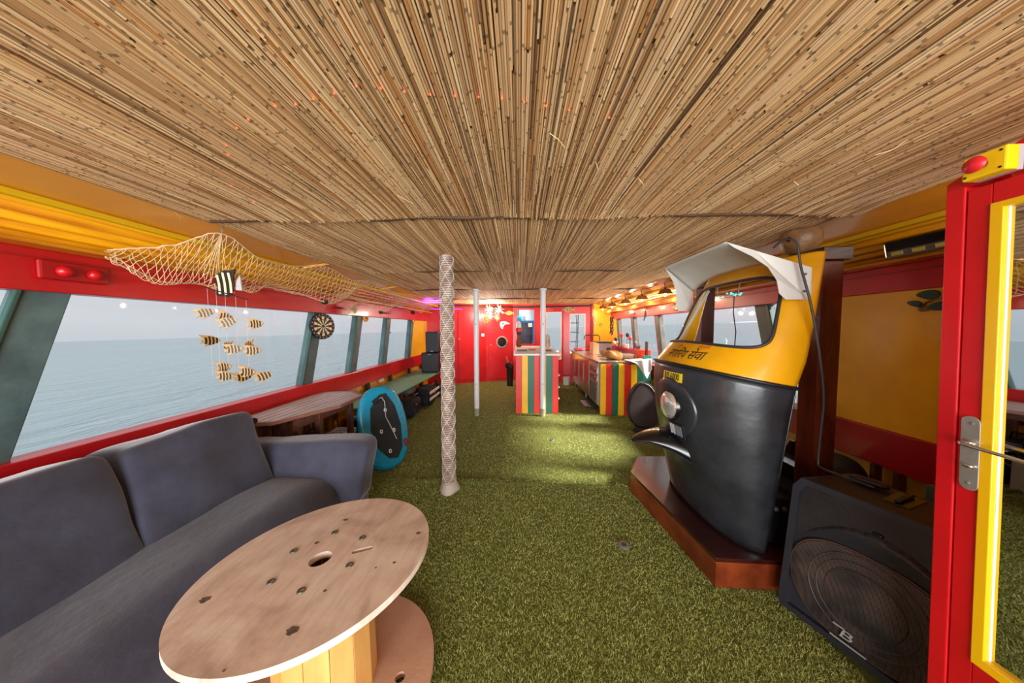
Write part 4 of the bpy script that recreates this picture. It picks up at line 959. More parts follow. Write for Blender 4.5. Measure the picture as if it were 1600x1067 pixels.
for k in range(3): MB().lathe([(0, .012), (.012, .01), (.014, 0)], (1.53 + k * .05, 1.68, .40), 10, (0, -1, 0)).build('knob', GREY, b3)
sh_ = thing('wall_ledge', (2.25, 2.62, .86), 'small varnished ledge with white edge below the last right window behind rickshaw', 'ledge')
MB().box(2.28, 2.42, 2.3, 3.1, .80, .835).build('board', TEAK, sh_, bevel=.004); MB().box(2.272, 2.28, 2.3, 3.1, .81, .835).build('white_edge', WHT, sh_)

# ================================================================== BIG SPEAKER
sp_ = thing('floor_loudspeaker', (1.5, 1.2, 0), 'large worn black loudspeaker with round grille on the turf beside red door', 'speaker')
e1 = Vector((.345, -.939, 0)).normalized(); e2 = Vector((-e1.y * -1 * -1, e1.x, 0)); e2 = Vector((.939, .345, 0)).normalized()   # along width, into depth
base = Vector((1.367, 1.467, .012)); lean = .10 / .70
def Q(a, d, h):  # a along width 0.., d depth, h height
    return base + e1 * a + e2 * (d + h * lean * 1.0) + Vector((0, 0, h))
Wd, Hd, Dd = .56, .69, .30
ns_ = MB()
F_ = [(0.01, .02), (Wd - .01, .02), (Wd, .06), (Wd, Hd - .05), (Wd - .03, Hd), (.03, Hd), (0, Hd - .05), (0, .05)]
fr0 = [Q(a, 0.02, h) for a, h in F_]; fr1 = [Q(a * .8 + Wd * .1, Dd, h) for a, h in F_]
ns_.add(fr0 + fr1, [tuple(range(8))[::-1], tuple(range(8, 16))] + [(i, (i + 1) % 8, 8 + (i + 1) % 8, 8 + i) for i in range(8)])
ns_.build('cabinet', mat('worn_black_plastic', c(42, 36, 38), .42, col2=c(26, 24, 28), vscale=6, bump=.15, bscale=90), sp_, bevel=.012, smooth=40)
# front bezel frame
fm = MB(); bz = [Q(a, -.003, h) for a, h in F_]; bi = [Q(.028 + (a - 0) * (Wd - .056) / Wd, -.003, .028 + h * (Hd - .056) / Hd) for a, h in F_]; bi2 = [p + e2 * .025 for p in bi]; bo2 = [p + e2 * .03 for p in bz]
fm.add(bz + bi + bi2 + bo2, [(i, (i + 1) % 8, 8 + (i + 1) % 8, 8 + i) for i in range(8)] + [(8 + i, 8 + (i + 1) % 8, 16 + (i + 1) % 8, 16 + i) for i in range(8)] + [(i, 24 + i, 24 + (i + 1) % 8, (i + 1) % 8) for i in range(8)])
BZM = mat('bezel_black', c(36, 37, 44), .42, var=.12)
fm.build('bezel', BZM, sp_, smooth=40)
# baffle with horn flare: height field (upper part flares inwards, lower curve is the grille edge)
gc = (.305, .285)
def baff(u, v):
    a = .028 + (Wd - .056) * u; h = .03 + (Hd - .06) * v
    d = .018
    # horn mouth: dished area left and right of centre above the woofer
    r = math.hypot((a - gc[0]) / .30, (h - gc[1]) / .235)
    if h > .34:
        k = abs(a - .29) / .26; ridge = .555 - .17 * k * k
        if h > ridge: d = .018 + .055 * min(1, (h - ridge) / .10) * (1 - .55 * max(0, (h - .58)) / .1)
        else: d = .018 - .02 * min(1, max(0, (h - .40)) / .12)
    return Q(a, d, h)
MB().grid(baff, 60, 66).build('baffle', BZM, sp_, smooth=70)
# woofer grille: convex perforated panel, squared lens outline
gl = MB(); M_ = 56
GM = D.materials.new('worn_grille'); GM.use_nodes = True
def _gm():
    n = GM.node_tree; b = n.nodes['Principled BSDF']; b.inputs['Roughness'].default_value = .55; b.inputs['Metallic'].default_value = .3
    t = n.nodes.new('ShaderNodeTexCoord'); a = n.nodes.new('ShaderNodeTexNoise'); a.inputs['Scale'].default_value = 7; a.inputs['Detail'].default_value = 8
    n.links.new(t.outputs['Object'], a.inputs[0]); r = n.nodes.new('ShaderNodeValToRGB'); r.color_ramp.elements[0].position = .35; r.color_ramp.elements[0].color = c(40, 38, 38); r.color_ramp.elements[1].position = .7; r.color_ramp.elements[1].color = c(92, 78, 70)
    n.links.new(a.outputs['Fac'], r.inputs[0]); v = n.nodes.new('ShaderNodeTexVoronoi'); v.inputs['Scale'].default_value = 150; v.inputs['Randomness'].default_value = 0; n.links.new(t.outputs['Object'], v.inputs['Vector'])
    m = n.nodes.new('ShaderNodeMath'); m.operation = 'GREATER_THAN'; m.inputs[1].default_value = .33; n.links.new(v.outputs['Distance'], m.inputs[0])
    x = n.nodes.new('ShaderNodeMix'); x.data_type = 'RGBA'; n.links.new(m.outputs[0], x.inputs[0]); x.inputs[6].default_value = c(20, 18, 20); n.links.new(r.outputs[0], x.inputs[7]); n.links.new(x.outputs[2], b.inputs['Base Color'])
_gm()
def gout(t):
    cx_, s_ = math.cos(t), math.sin(t); x = .255 * math.copysign(abs(cx_) ** .72, cx_); y = (.185 if s_ > 0 else .225) * math.copysign(abs(s_) ** 1.0, s_)
    return x, y
rad = [(1.0, .012), (.985, -.004), (.80, -.014), (.62, -.018), (.6, -.023), (.4, -.027), (.2, -.030), (.0, -.031)]
gv = [];
for s_, d_ in rad:
    for k in range(M_):
        x, y = gout(2 * PI * k / M_)
        if s_ < .7: x, y = x * s_ + (.19 * math.cos(2 * PI * k / M_) * s_ - x * s_) * .9, y * s_ + (.19 * math.sin(2 * PI * k / M_) * s_ - y * s_) * .9
        else: x, y = x * s_, y * s_
        gv.append(Q(.285 + x, d_, .275 + y))
gl.add(gv, [(j * M_ + k, j * M_ + (k + 1) % M_, (j + 1) * M_ + (k + 1) % M_, (j + 1) * M_ + k) for j in range(len(rad) - 1) for k in range(M_)])
g_ = gl.build('woofer_grille', GM, sp_, smooth=40)
MB().tube([Q(.285 + gout(2 * PI * k / 72)[0], .004, .275 + gout(2 * PI * k / 72)[1]) for k in range(72)], .0045, 6, closed=True).build('grille_rim', mat('rust_rim', c(86, 62, 52), .5, var=.2), sp_, smooth=60)
for rr in (.05, .085, .12, .15, .178): MB().tube([Q(.285 + rr * math.cos(2 * PI * k / 48), -.026 + rr * .05, .275 + rr * math.sin(2 * PI * k / 48)) for k in range(48)], .0016, 4, closed=True).build('cone_ring', mat('ring_grey', c(74, 64, 60), .5), g_)
lgp = (.255, .105)
text_mesh('B', .052, 'badge_letter', lambda x, y, z: Q(lgp[0] + x * 1.5 + y * .25, -.026 - z, lgp[1] + y), mat('badge_silver', c(210, 210, 212), .25, metal=.6), g_, .002)
MB().quad8([Q(lgp[0] - .045, -.026, lgp[1] + .017), Q(lgp[0] - .008, -.026, lgp[1] + .017), Q(lgp[0] - .008, -.026, lgp[1] + .023), Q(lgp[0] - .045, -.026, lgp[1] + .023)], [Q(lgp[0] - .045, -.021, lgp[1] + .017), Q(lgp[0] - .008, -.021, lgp[1] + .017), Q(lgp[0] - .008, -.021, lgp[1] + .023), Q(lgp[0] - .045, -.021, lgp[1] + .023)]).build('badge_bar', MATS['badge_silver'], g_)
MB().quad8([Q(lgp[0] - .05, -.026, lgp[1] - .038), Q(lgp[0] + .06, -.026, lgp[1] - .038), Q(lgp[0] + .06, -.026, lgp[1] - .032), Q(lgp[0] - .05, -.026, lgp[1] - .032)], [Q(lgp[0] - .05, -.021, lgp[1] - .038), Q(lgp[0] + .06, -.021, lgp[1] - .038), Q(lgp[0] + .06, -.021, lgp[1] - .032), Q(lgp[0] - .05, -.021, lgp[1] - .032)]).build('badge_bar', MATS['badge_silver'], g_)
MB().rbox(tuple(Q(.29, .02, .565)), (.02, .035, .02), 3, 5).build('horn_catch', BLK, sp_, smooth=60)
hd = MB().quad8([Q(.26, .10, Hd - .002), Q(.26, .26, Hd - .002), Q(.34, .26, Hd - .002), Q(.34, .10, Hd - .002)], [Q(.26, .10, Hd + .004), Q(.26, .26, Hd + .004), Q(.34, .26, Hd + .004), Q(.34, .10, Hd + .004)]).build('handle_recess', BLKG, sp_, bevel=.002)
MB().beam(Q(.30, .11, Hd + .012), Q(.30, .25, Hd + .012), .018, .012).build('handle', BLK, sp_, bevel=.003)
o = MB().rbox(tuple(Q(.18, .22, Hd + .018)), (.05, .13, .03), 3, 8, M=Matrix.Rotation(.5, 4, 'Z')).build('black_plug', BLK, smooth=60); tag(origin(o, Q(.18, .22, Hd + .003)), 'black inline plug resting on top of the large floor loudspeaker', 'plug')

# ================================================================== EMERGENCY STOP, FLOODLIGHT, LEAVES
es = thing('emergency_stop', (1.33, .85, 1.93), 'yellow emergency stop box with red mushroom button above the red door frame', 'switch')
MB().box(1.332, 1.35, .812, .885, 1.905, 1.972).build('grey_back', SILV, es, bevel=.002)
MB().box(1.298, 1.332, .808, .885, 1.905, 1.970).build('yellow_box', mat('stop_yellow', c(244, 204, 20), .35), es, bevel=.004)
MB().lathe([(.012, 0), (.012, .014)], (1.298, .85, 1.938), 16, (-1, 0, 0)).build('collar', BLK, es, smooth=40)
MB().lathe([(.012, .012), (.020, .014), (.022, .021), (.017, .028), (.0, .031)], (1.298, .85, 1.938), 22, (-1, 0, 0)).build('red_button', mat('button_red', c(206, 30, 40), .35), es, smooth=50)
for y, z in ((.818, 1.915), (.878, 1.915), (.818, 1.960)): MB().lathe([(0, .001), (.003, .001), (.0032, 0)], (1.298, y, z), 8, (-1, 0, 0)).build('screw_hole', BLK, es)
fl_ = thing('floodlight', (2.28, 1.75, 1.98), 'black rectangular floodlight with yellow chips under the corrugated eaves at right', 'light')
Mf = Matrix.Translation((2.27, 1.70, 1.955)) @ Matrix.Rotation(math.radians(-12), 4, 'Y')
MB().box(-.03, .05, -.17, .12, -.05, .05, Mf).build('housing', BLKG, fl_, bevel=.01)
MB().box(-.036, -.029, -.15, .10, -.045, -.008, Mf)  .build('reflector', GREY, fl_)
for k in range(3): MB().box(-.040, -.036, .03 - k * .09, .08 - k * .09, -.036, -.016, Mf).build('led_chip', LEDY, fl_)
MB().tube([(2.33, 1.84, 1.97), (2.36, 1.88, 1.99), (2.38, 1.9, 1.96)], .01, 6).build('bracket', BLK, fl_)
lf = thing('leaf_ornament', (2.40, 1.72, 1.63), 'sprig of three dark teal wooden leaves on the yellow panel at right', 'ornament')
def leafm(c0, a, l, w):
    pts = []
    for k in range(18):
        t = 2 * PI * k / 18; x = l / 2 * math.cos(t); y = w / 2 * math.sin(t) * (1 - .3 * math.cos(t)); pts.append((c0[0], c0[1] + x * math.cos(a) - y * math.sin(a), c0[2] + x * math.sin(a) + y * math.cos(a)))
    return pts
for (y, z, a, l, w) in ((1.735, 1.675, .1, .10, .055), (1.79, 1.628, .3, .07, .035), (1.69, 1.605, -.1, .10, .05)): MB().prism(leafm((2.41, y, z), a, l, w), (-.012, 0, 0)).build('leaf', LEAF, lf, bevel=.004)
MB().tube([(2.41, 1.77, 1.59), (2.405, 1.74, 1.63), (2.40, 1.70, 1.645), (2.41, 1.64, 1.66)], .006, 6).build('stem', COCO, lf, smooth=60)
MB().rbox((2.415, 1.758, 1.595), (.02, .05, .035), 3, 6).build('wood_bit', COCO, lf, smooth=60)
# ================================================================== STRIPED BAR
br = thing('striped_bar', (.3, 5.9, 0), 'narrow bar table with red yellow green vertical boards and white top', 'bar')
cols = [STR, STY, STG, STR, STY, STG, STR]; x0 = -.067; wdt = .735 / 7
for i, m_ in enumerate(cols): MB().box(x0 + i * wdt + .001, x0 + (i + 1) * wdt - .001, 4.84, 4.858, .004, 1.01).build('stripe_board', m_, br, bevel=.002)
MB().quad8([(-.067, 4.858, .004), (-.05, 4.858, .004), (-.03, 6.98, .004), (-.087, 6.98, .004)], [(-.067, 4.858, 1.01), (-.05, 4.858, 1.01), (-.03, 6.98, 1.01), (-.087, 6.98, 1.01)]).build('side_panel', ORG, br)
for z in (.02, .25, .45, .66): MB().box(.2, .665, 4.87, 6.95, z, z + .018).build('shelf', WHT, br)
MB().box(.62, .668, 4.858, 4.89, .004, 1.01).build('corner_post', STR, br); MB().box(.62, .668, 6.94, 6.98, .004, 1.01).build('corner_post', STR, br)
MB().box(-.10, .70, 4.82, 7.0, 1.012, 1.045).build('bar_top', WHT, br, bevel=.004)
for (x, y, z) in ((.70, 4.9, .24), (.70, 4.9, .44), (.70, 4.9, .65)): MB().box(.64, .70, 4.9, 5.3, z, z + .02).build('shelf_lip', WHT, br)
def flat(name, x0, x1, y0, y1, z, m_, lab, cat, h=.006):
    o = MB().box(x0, x1, y0, y1, z, z + h).build(name, m_, bevel=.001); return tag(origin(o, ((x0 + x1) / 2, (y0 + y1) / 2, z)), lab, cat)
flat('dark_place_mat', -.05, .14, 5.3, 5.75, 1.046, mat('mat_dark', c(70, 74, 90), .5), 'dark grey place mat on the left side of the white bar top', 'mat')
flat('dark_place_mat', .43, .62, 5.3, 5.7, 1.046, MATS['mat_dark'], 'dark grey place mat right of the white post on bar top', 'mat')
rd = thing('red_dish', (.26, 5.62, 1.046), 'low round red dish of small red pieces at centre of bar top', 'dish')
MB().lathe([(.0, .003), (.08, .003), (.11, .018), (.105, .018), (.078, .007), (0, .007)], (.24, 5.62, 1.046), 22).build('dish', WHT, rd, smooth=50)
for k in range(14):
    a = random.random() * 6.28; r = random.random() * .07; MB().rbox((.24 + r * math.cos(a), 5.62 + r * math.sin(a), 1.062), (.035, .035, .02), 2.5, 4).build('red_piece', REDP, rd, smooth=60)
gg = thing('glass_goblet', (.22, 6.1, 1.046), 'clear stemmed glass goblet standing on the white bar top', 'glass')
MB().lathe([(.0, .002), (.045, .003), (.02, .010), (.007, .02), (.006, .10), (.03, .125), (.07, .16), (.085, .20), (.083, .25), (.072, .29), (.070, .29), (.081, .25), (.08, .20), (.06, .165), (.0, .13)], (.21, 6.1, 1.046), 24).build('bowl', GLW, gg, smooth=60)
lv = thing('patterned_vase', (-.03, 6.5, 1.046), 'leopard patterned vase with red and white cap at left of bar top', 'vase')
MB().lathe([(.0, .002), (.05, .002), (.065, .06), (.06, .14), (.045, .20), (.02, .24), (.02, .28)], (-.02, 6.55, 1.046), 18).build('body', BROWNP, lv, smooth=60)
MB().lathe([(.02, .28), (.05, .30), (.05, .36), (.0, .37)], (-.02, 6.55, 1.046), 16).build('black_neck', BLK, lv, smooth=50)
MB().lathe([(.07, .36), (.075, .43), (.0, .45)], (-.02, 6.55, 1.046), 16).build('red_cap', REDP, lv, smooth=50)
MB().lathe([(.062, .45), (.055, .54), (.03, .60), (.0, .61)], (-.02, 6.55, 1.046), 16).build('white_crest', WHT, lv, smooth=50)
rl = thing('rattan_loops', (.64, 6.35, 1.046), 'curled tan rattan ornament standing at right edge of bar top', 'ornament')
for k in range(5): MB().tube([(.63 + .05 * math.cos(t), 6.35 + .02 * k, 1.046 + .065 + .04 * k + .06 * math.sin(t)) for t in np.linspace(0, 2 * PI, 18)], .009, 6).build('loop', TAN, rl, smooth=60)
bn2 = thing('black_bin', (-.30, 7.25, 0), 'slim black bin holding a pink handled bat beside the bar and red locker', 'bin')
MB().lathe([(.075, .004), (.09, .45), (.095, .46), (.085, .46), (.07, .02), (0, .02)], (-.25, 7.2, 0), 18).build('body', BLK, bn2, smooth=50)
MB().rbox((-.26, 7.2, .52), (.2, .16, .16), 3, 8, wob=.05, ws=12).build('black_bag', BLKC, bn2, smooth=70)
o = MB().tube([(-.25, 7.2, .45), (-.30, 7.19, .62), (-.34, 7.18, .76)], [.02, .022, .026], 10).build('pink_bat', PINK, bn2, smooth=50)

# ================================================================== KITCHEN COUNTER
kc = thing('kitchen_counter', (1.7, 6.1, 0), 'long stainless steel kitchen counter with striped end panel along right wall', 'counter')
MB().box(1.345, 2.41, 4.80, 7.42, .88, .912).build('worktop', STEEL, kc, bevel=.004)
MB().box(1.37, 1.95, 4.84, 7.40, .13, .879).build('carcass', mat('steel_side', c(150, 148, 148), .35, metal=.9), kc)
ccol = [STY, STR, STG, STY, STR, STY]; w_ = .575 / 6
for i, m_ in enumerate(ccol): MB().box(1.378 + i * w_ + .001, 1.378 + (i + 1) * w_ - .001, 4.80 - i * .018, 4.838, .004, .875).build('stripe_board', m_, kc, bevel=.002)
MB().box(1.958, 2.05, 4.72, 4.838, .004, .86).build('stripe_board', STG, kc, bevel=.002); MB().box(2.065, 2.19, 4.74, 4.78, .40, 1.02).build('stripe_board', mat('stripe_green_light', c(44, 128, 112), .45), kc, bevel=.002)
for i in range(4):
    y1 = 7.36 - i * .47; dr_ = MB().box(1.352, 1.368, y1 - .455, y1, .15, .868).build('door', STEELD, kc, bevel=.004)
    MB().box(1.338, 1.352, y1 - .45, y1 - .435, .4, .75).build('door_edge_pull', GREYM, dr_)
y1 = 7.36 - 4 * .47
MB().box(1.352, 1.368, 4.86, y1 - .01, .15, .868).build('unit_front', mat('unit_grey', c(196, 186, 180), .35, metal=.5), kc, bevel=.004)
for z in (.74, .60): d_ = MB().box(1.340, 1.352, 4.90, 5.42, z - .05, z + .06).build('drawer', STEEL, kc, bevel=.003); MB().box(1.325, 1.340, 5.02, 5.28, z + .01, z + .03).build('handle', GREYM, d_)
gm_ = MB(); MB().box(1.345, 1.352, 4.90, 5.42, .18, .50).build('grille_backing', GREY, kc)
for k in range(9):
    for j in range(2): MB().box(1.336, 1.346, 4.92 + j * .26, 5.14 + j * .26, .20 + k * .032, .212 + k * .032).build('grille_slat', STEEL, kc)
for y in (4.95, 6.0, 7.2):
    for x in (1.42, 1.9): MB().cyl((x, y, .0), (x, y, .13), .02, n=10).build('leg', STEEL, kc)
pdl = thing('foot_pedal_bar', (1.28, 5.1, 0), 'low pale metal foot bar on the turf under the counter front', 'bar')
MB().box(1.20, 1.32, 5.2, 5.6, .03, .05).build('tread', STEEL, pdl, bevel=.003); MB().box(1.30, 1.33, 4.95, 5.65, .004, .035).build('rail', STEEL, pdl)
wt = thing('white_bucket', (1.22, 7.35, 0), 'white plastic tub on the floor at the far end of counter', 'bucket')
MB().lathe([(.08, .004), (.09, .2), (.095, .21), (.085, .21), (.075, .02), (0, .02)], (1.22, 7.35, 0), 16).build('tub', WHT, wt, smooth=50)
ZT = .913
def kit(name, lab, cat, loc): return thing(name, loc, lab, cat)
ic = kit('ice_box', 'shiny square steel appliance with dark lid near the sink', 'appliance', (1.78, 6.25, ZT))
MB().box(1.70, 2.0, 6.15, 6.5, ZT + .002, 1.16).build('body', STEEL, ic, bevel=.012); MB().box(1.69, 2.01, 6.14, 6.51, 1.16, 1.185).build('dark_lid', BLK, ic, bevel=.004); MB().lathe([(0, .02), (.05, .015), (.055, 0)], (1.93, 6.14, ZT + .1), 18, (0, -1, 0)).build('dial', BLK, ic, smooth=50); 
o = MB().box(1.58, 1.68, 6.1, 6.4, ZT + .001, 1.17).build('wooden_block', mat('pale_orange_wood', c(240, 170, 120), .5), bevel=.006); tag(origin(o, (1.63, 6.25, ZT)), 'upright pale wooden board standing left of the steel appliance', 'board')
sk = kit('round_sink', 'round steel sink bowl let into the worktop', 'sink', (1.72, 5.7, ZT)); MB().lathe([(.17, .001), (.165, .008), (.15, .004), (.12, -.0), (0, .0005)], (1.72, 5.68, ZT), 26).build('rim', CHROME, sk, smooth=50)
tp = kit('black_tap', 'black swan neck tap over the far end of worktop', 'tap', (2.05, 7.0, ZT)); MB().tube([(2.0, 7.1, ZT), (2.0, 7.1, 1.26), (1.95, 7.05, 1.31), (1.70, 7.05, 1.31), (1.62, 7.05, 1.29), (1.60, 7.05, 1.20)], .012, 8).build('spout', BLK, tp, smooth=60)
for k, (x, y, s_) in enumerate(((1.45, 7.2, .1), (1.6, 7.25, .12), (1.75, 7.3, .09))):
    o = MB().rbox((x, y, ZT + .035), (s_ * 1.3, s_ * 2, .065), 3, 8, wob=.02, ws=12, seed=k).build('red_cloth', (REDP, PINK, MATS['deep_red_paint'])[k], smooth=70); tag(origin(o, (x, y, ZT)), ('small crumpled red cloth at the counter edge by the bulkhead window', 'pink cloth lying between two red cloths at far end of counter', 'dark red folded cloth nearest the tap at far end of counter')[k], 'cloth')
br_ = kit('glass_bottle', 'clear glass bottle standing beside the steel appliance', 'bottle', (2.04, 6.1, ZT)); MB().lathe([(0, .002), (.04, .002), (.042, .16), (.015, .22), (.014, .27), (0, .27)], (2.08, 6.05, ZT), 16).build('body', GLW, br_, smooth=60); MB().cyl((2.08, 6.05, ZT + .27), (2.08, 6.05, ZT + .29), .016, n=10).build('cap', WHT, br_)
pb = kit('brown_paper_bag', 'crumpled brown paper bag on the near part of worktop', 'bag', (1.75, 5.2, ZT)); MB().rbox((1.74, 5.2, ZT + .078), (.28, .26, .15), 3.5, 12, wob=.05, ws=9).build('body', mat('brown_paper', c(190, 130, 70), .8, var=.3, bump=.5, bscale=30), pb, smooth=30); MB().rbox((1.62, 5.36, ZT + .10), (.16, .18, .10), 3, 8, wob=.04, ws=12, seed=3).build('folded_top', MATS['brown_paper'], pb, smooth=30)
rlr = kit('paper_roll', 'brown and white paper roll lying beside the paper bag', 'roll', (1.95, 5.1, ZT)); MB().cyl((1.86, 5.30, ZT + .052), (2.06, 5.10, ZT + .052), .05, n=18).build('roll', mat('pale_pinkish_paper', c(214, 190, 180), .7), rlr, smooth=50); MB().cyl((2.058, 5.102, ZT + .052), (2.065, 5.095, ZT + .052), .02, n=12).build('core', TEAK, rlr)
# red utensil trough standing at the back of the worktop
ut = kit('red_utensil_trough', 'long bright red trough of kitchen utensils along the window side of counter', 'rack', (2.2, 5.9, ZT))
MB().box(2.14, 2.30, 5.15, 6.9, ZT + .08, ZT + .10).build('base', REDP, ut); MB().box(2.13, 2.15, 5.15, 6.9, ZT + .08, ZT + .17).build('front_rail', mat('dark_red_plastic', c(170, 30, 36), .4), ut); MB().box(2.29, 2.31, 5.15, 6.9, ZT + .08, ZT + .17).build('back_rail', REDP, ut)
for y in (5.2, 6.0, 6.85): MB().box(2.16, 2.28, y - .02, y + .02, ZT, ZT + .08).build('foot', GREY, ut)
ro = kit('red_box', 'orange red open box at the near end of the utensil trough', 'box', (2.2, 5.05, ZT)); MB().box(2.10, 2.26, 4.90, 5.12, ZT + .001, ZT + .19).build('box', mat('orange_red', c(238, 70, 44), .45), ro, bevel=.005)
def utensil(x, y, lean, kind, lab, m_):
    o = thing(kind, (x, y, ZT + .105), lab, 'utensil'); zt = 1.22 + lean[2]
    MB().tube([(x, y, ZT + .105), (x + lean[0], y + lean[1], zt)], .008, 6).build('handle', BLK if m_ is not BLK else GREY, o)
    MB().rbox((x + lean[0], y + lean[1], zt + .03), (.07, .05, .09), 2.4, 6).build('head', m_, o, smooth=70)
utensil(2.2, 6.15, (.0, .0, .08), 'red_spoon', 'tall utensil with round red head, highest in the red trough', REDP)
utensil(2.22, 5.75, (.0, -.03, .03), 'red_ladle', 'utensil with wide red head right of the tallest red one', mat('dusty_red', c(196, 70, 70), .5))
utensil(2.2, 6.4, (-.02, .05, -.02), 'black_spatula', 'dark spatula leaning left in the red utensil trough', BLK)
utensil(2.24, 5.95, (.02, .02, .09), 'black_whisk', 'slim black utensil between the two red headed ones', BLK)
utensil(2.2, 5.55, (.0, -.12, -.06), 'dark_knife', 'dark handled tool leaning right in the near part of trough', GREY)
utensil(2.2, 6.6, (.0, .02, -.1), 'white_brush', 'short white headed brush at far end of trough', WHT)
for k, (x, y, m_, lab) in enumerate(((2.22, 6.05, SILV, 'pale grey mug among the utensils below the tallest red spoon'), (2.22, 5.85, WHT, 'white beaker in the trough beneath the wide red ladle'), (2.24, 5.35, GREY, 'dark grey pot in the near part of the red trough'))):
    o = thing('mug', (x, y, ZT + .105), lab, 'mug'); MB().lathe([(0, .002), (.045, .002), (.05, .13), (.044, .13), (.04, .01)], (x, y, ZT + .105), 14).build('body', m_, o, smooth=50)
tw = thing('white_towel', (1.95, 4.78, .6), 'white cloth hanging over the right corner of striped counter end', 'towel')
def towel(u, v):
    x = 1.80 + .34 * u; 
    if v < .35: return Vector((x + .02, 4.98 - .32 * v, ZT + .012 + .04 * u))
    t = (v - .35) / .65; wv = .015 * math.sin(u * 9); return Vector((x + .10 * t * (1 - u) + .03, 4.67 - .02 * t + wv, ZT + .02 + .04 * u - t * (.10 + .22 * (1 - abs(2 * u - 1.3)))))
MB().grid(towel, 16, 18).build('cloth', mat('towel_white', c(214, 210, 206), .9, var=.08), tw, smooth=70, solid=.006)
o = MB().beam((2.17, 4.87, ZT), (2.17, 4.87, 1.25), .03, .045, (0, 1, 0)).build('brown_stick', TEAK); tag(origin(o, (2.17, 4.87, ZT)), 'short upright brown stick standing behind the white towel', 'stick')

# ================================================================== PENDANTS AND RAFFIA
Lamps = [4.09, 4.86, 5.60, 6.40, 7.10]
cab = []
for i, y in enumerate([2.9, 3.4] + Lamps + [7.4]):
    cab.append((2.02, y, 2.135))
    if i < 7: cab.append((2.0, (y + ([3.4] + Lamps + [7.4])[i]) / 2, 2.10))
o = MB().tube(smooth(cab, 4), .006, 6).build('festoon_cable', BLK); tag(origin(o, cab[0]), 'black festoon cable looping between the pendant lamps at right', 'cable')
ordl = ['nearest', 'second nearest', 'middle', 'second farthest', 'farthest']
first = None
for i, y in enumerate(Lamps):
    lab = 'small woven pendant lamp with lit bulb, %s of the five over the counter' % ordl[i]
    if first is None:
        o = thing('pendant_lamp', (2.07, y, 1.93), lab, 'lamp', 'woven pendant lamps over the kitchen counter')
        MB().tube([(2.03, y, 2.13), (2.06, y, 2.10), (2.07, y, 2.03)], .006, 6).build('cord', BLK, o)
        MB().cyl((2.07, y, 2.02), (2.07, y, 2.06), .015, n=10).build('socket', BLK, o)
        MB().lathe([(.014, 2.035), (.06, 2.03), (.085, 1.995), (.10, 1.965), (.105, 1.96), (.095, 1.962), (.08, 1.985), (.055, 2.02), (.014, 2.028)], (2.07, y, 0), 20).build('shade', mat('brown_weave', c(150, 92, 50), .7, var=.35, vscale=60, bump=.6, bscale=120), o, smooth=60)
        MB().rbox((2.07, y, 1.955), (.035, .035, .05), 2, 6).build('bulb', BULB, o, smooth=80)
        first = o
    else: o = copy_tree(first, (2.07, y, 1.93), None, lab)
    light('pendant_glow', 'POINT', (2.07, y, 1.90), 9, (1, .74, .45), shadow_soft_size=.03)
for i, y in enumerate((5.2, 6.05, 6.8)):
    pass
rf = MB()
for k in range(3000):
    y = 3.3 + 4.1 * random.random(); z = 1.93 + .018 * math.sin(y * 4) + random.uniform(-.01, .015); l = random.uniform(.03, .085); x = 2.24 + random.uniform(-.03, .03)
    dy_ = random.uniform(-.04, .04); dx_ = random.uniform(-.05, .01); w = .0045
    rf.add([(x, y - w, z), (x, y + w, z), (x + dx_, y + dy_, z - l)], [(0, 1, 2)])
rfo = rf.build('raffia_fringe', mat('pale_raffia', c(224, 156, 80), .8, var=.3, vscale=60), None); tag(rfo, 'shaggy tan raffia fringe strung along the right wall beneath pendant lamps', 'fringe', kind='stuff')
# odds and ends hanging along the red strip on the right
bf = thing('woven_fish', (2.40, 4.35, 1.79), 'brown woven oval fish on the red strip beside the rickshaw visor', 'ornament')
MB().rbox((2.39, 4.35, 1.80), (.06, .26, .12), 2.3, 10).build('body', COCO, bf, smooth=80); MB().prism([(2.38, 4.22, 1.80), (2.38, 4.12, 1.87), (2.38, 4.14, 1.75)], (.02, 0, 0)).build('tail', COCO, bf); MB().rbox((2.36, 4.33, 1.775), (.02, .06, .03), 3, 5).build('shell_bit', CREAM, bf, smooth=60)
bd_ = thing('hanging_wooden_bird', (2.28, 5.2, 1.7), 'small dark wooden bird hanging on a cord before right windows', 'ornament')
MB().tube([(2.28, 5.2, 1.93), (2.28, 5.2, 1.75)], .005, 5).build('cord', BLK, bd_); MB().rbox((2.28, 5.2, 1.74), (.04, .05, .13), 2.5, 6).build('body', TEAK, bd_, smooth=70); MB().prism([(2.28, 5.2, 1.70), (2.28, 5.28, 1.62), (2.28, 5.24, 1.70)], (.02, 0, 0)).build('tail', GREY, bd_)
ch = thing('dried_chilli_string', (2.18, 6.75, 1.6), 'dark bunch of dried chillies hanging at the far right window', 'bunch')
MB().tube([(2.18, 6.75, 1.92), (2.18, 6.75, 1.35)], .004, 5).build('string', BLK, ch)
for k in range(26):
    z = 1.74 - k * .016; a = k * 2.3; MB().rbox((2.18 + .03 * math.cos(a), 6.75 + .035 * math.sin(a), z), (.03, .03, .06), 2.2, 4, M=Matrix.Rotation(.5, 4, 'X')).build('chilli', mat('dry_chilli', c(70, 36, 34), .6, var=.3), ch, smooth=70)
o = MB().box(2.40, 2.428, 6.05, 6.3, 1.77, 1.81).build('grey_vent', GREY, bevel=.01); tag(origin(o, (2.41, 6.17, 1.77)), 'small grey vent cover on red strip above the far right windows', 'vent')
ro_ = thing('white_rope_loop', (1.98, 7.5, 1.7), 'white knotted rope loop hanging on the red corner post', 'rope')
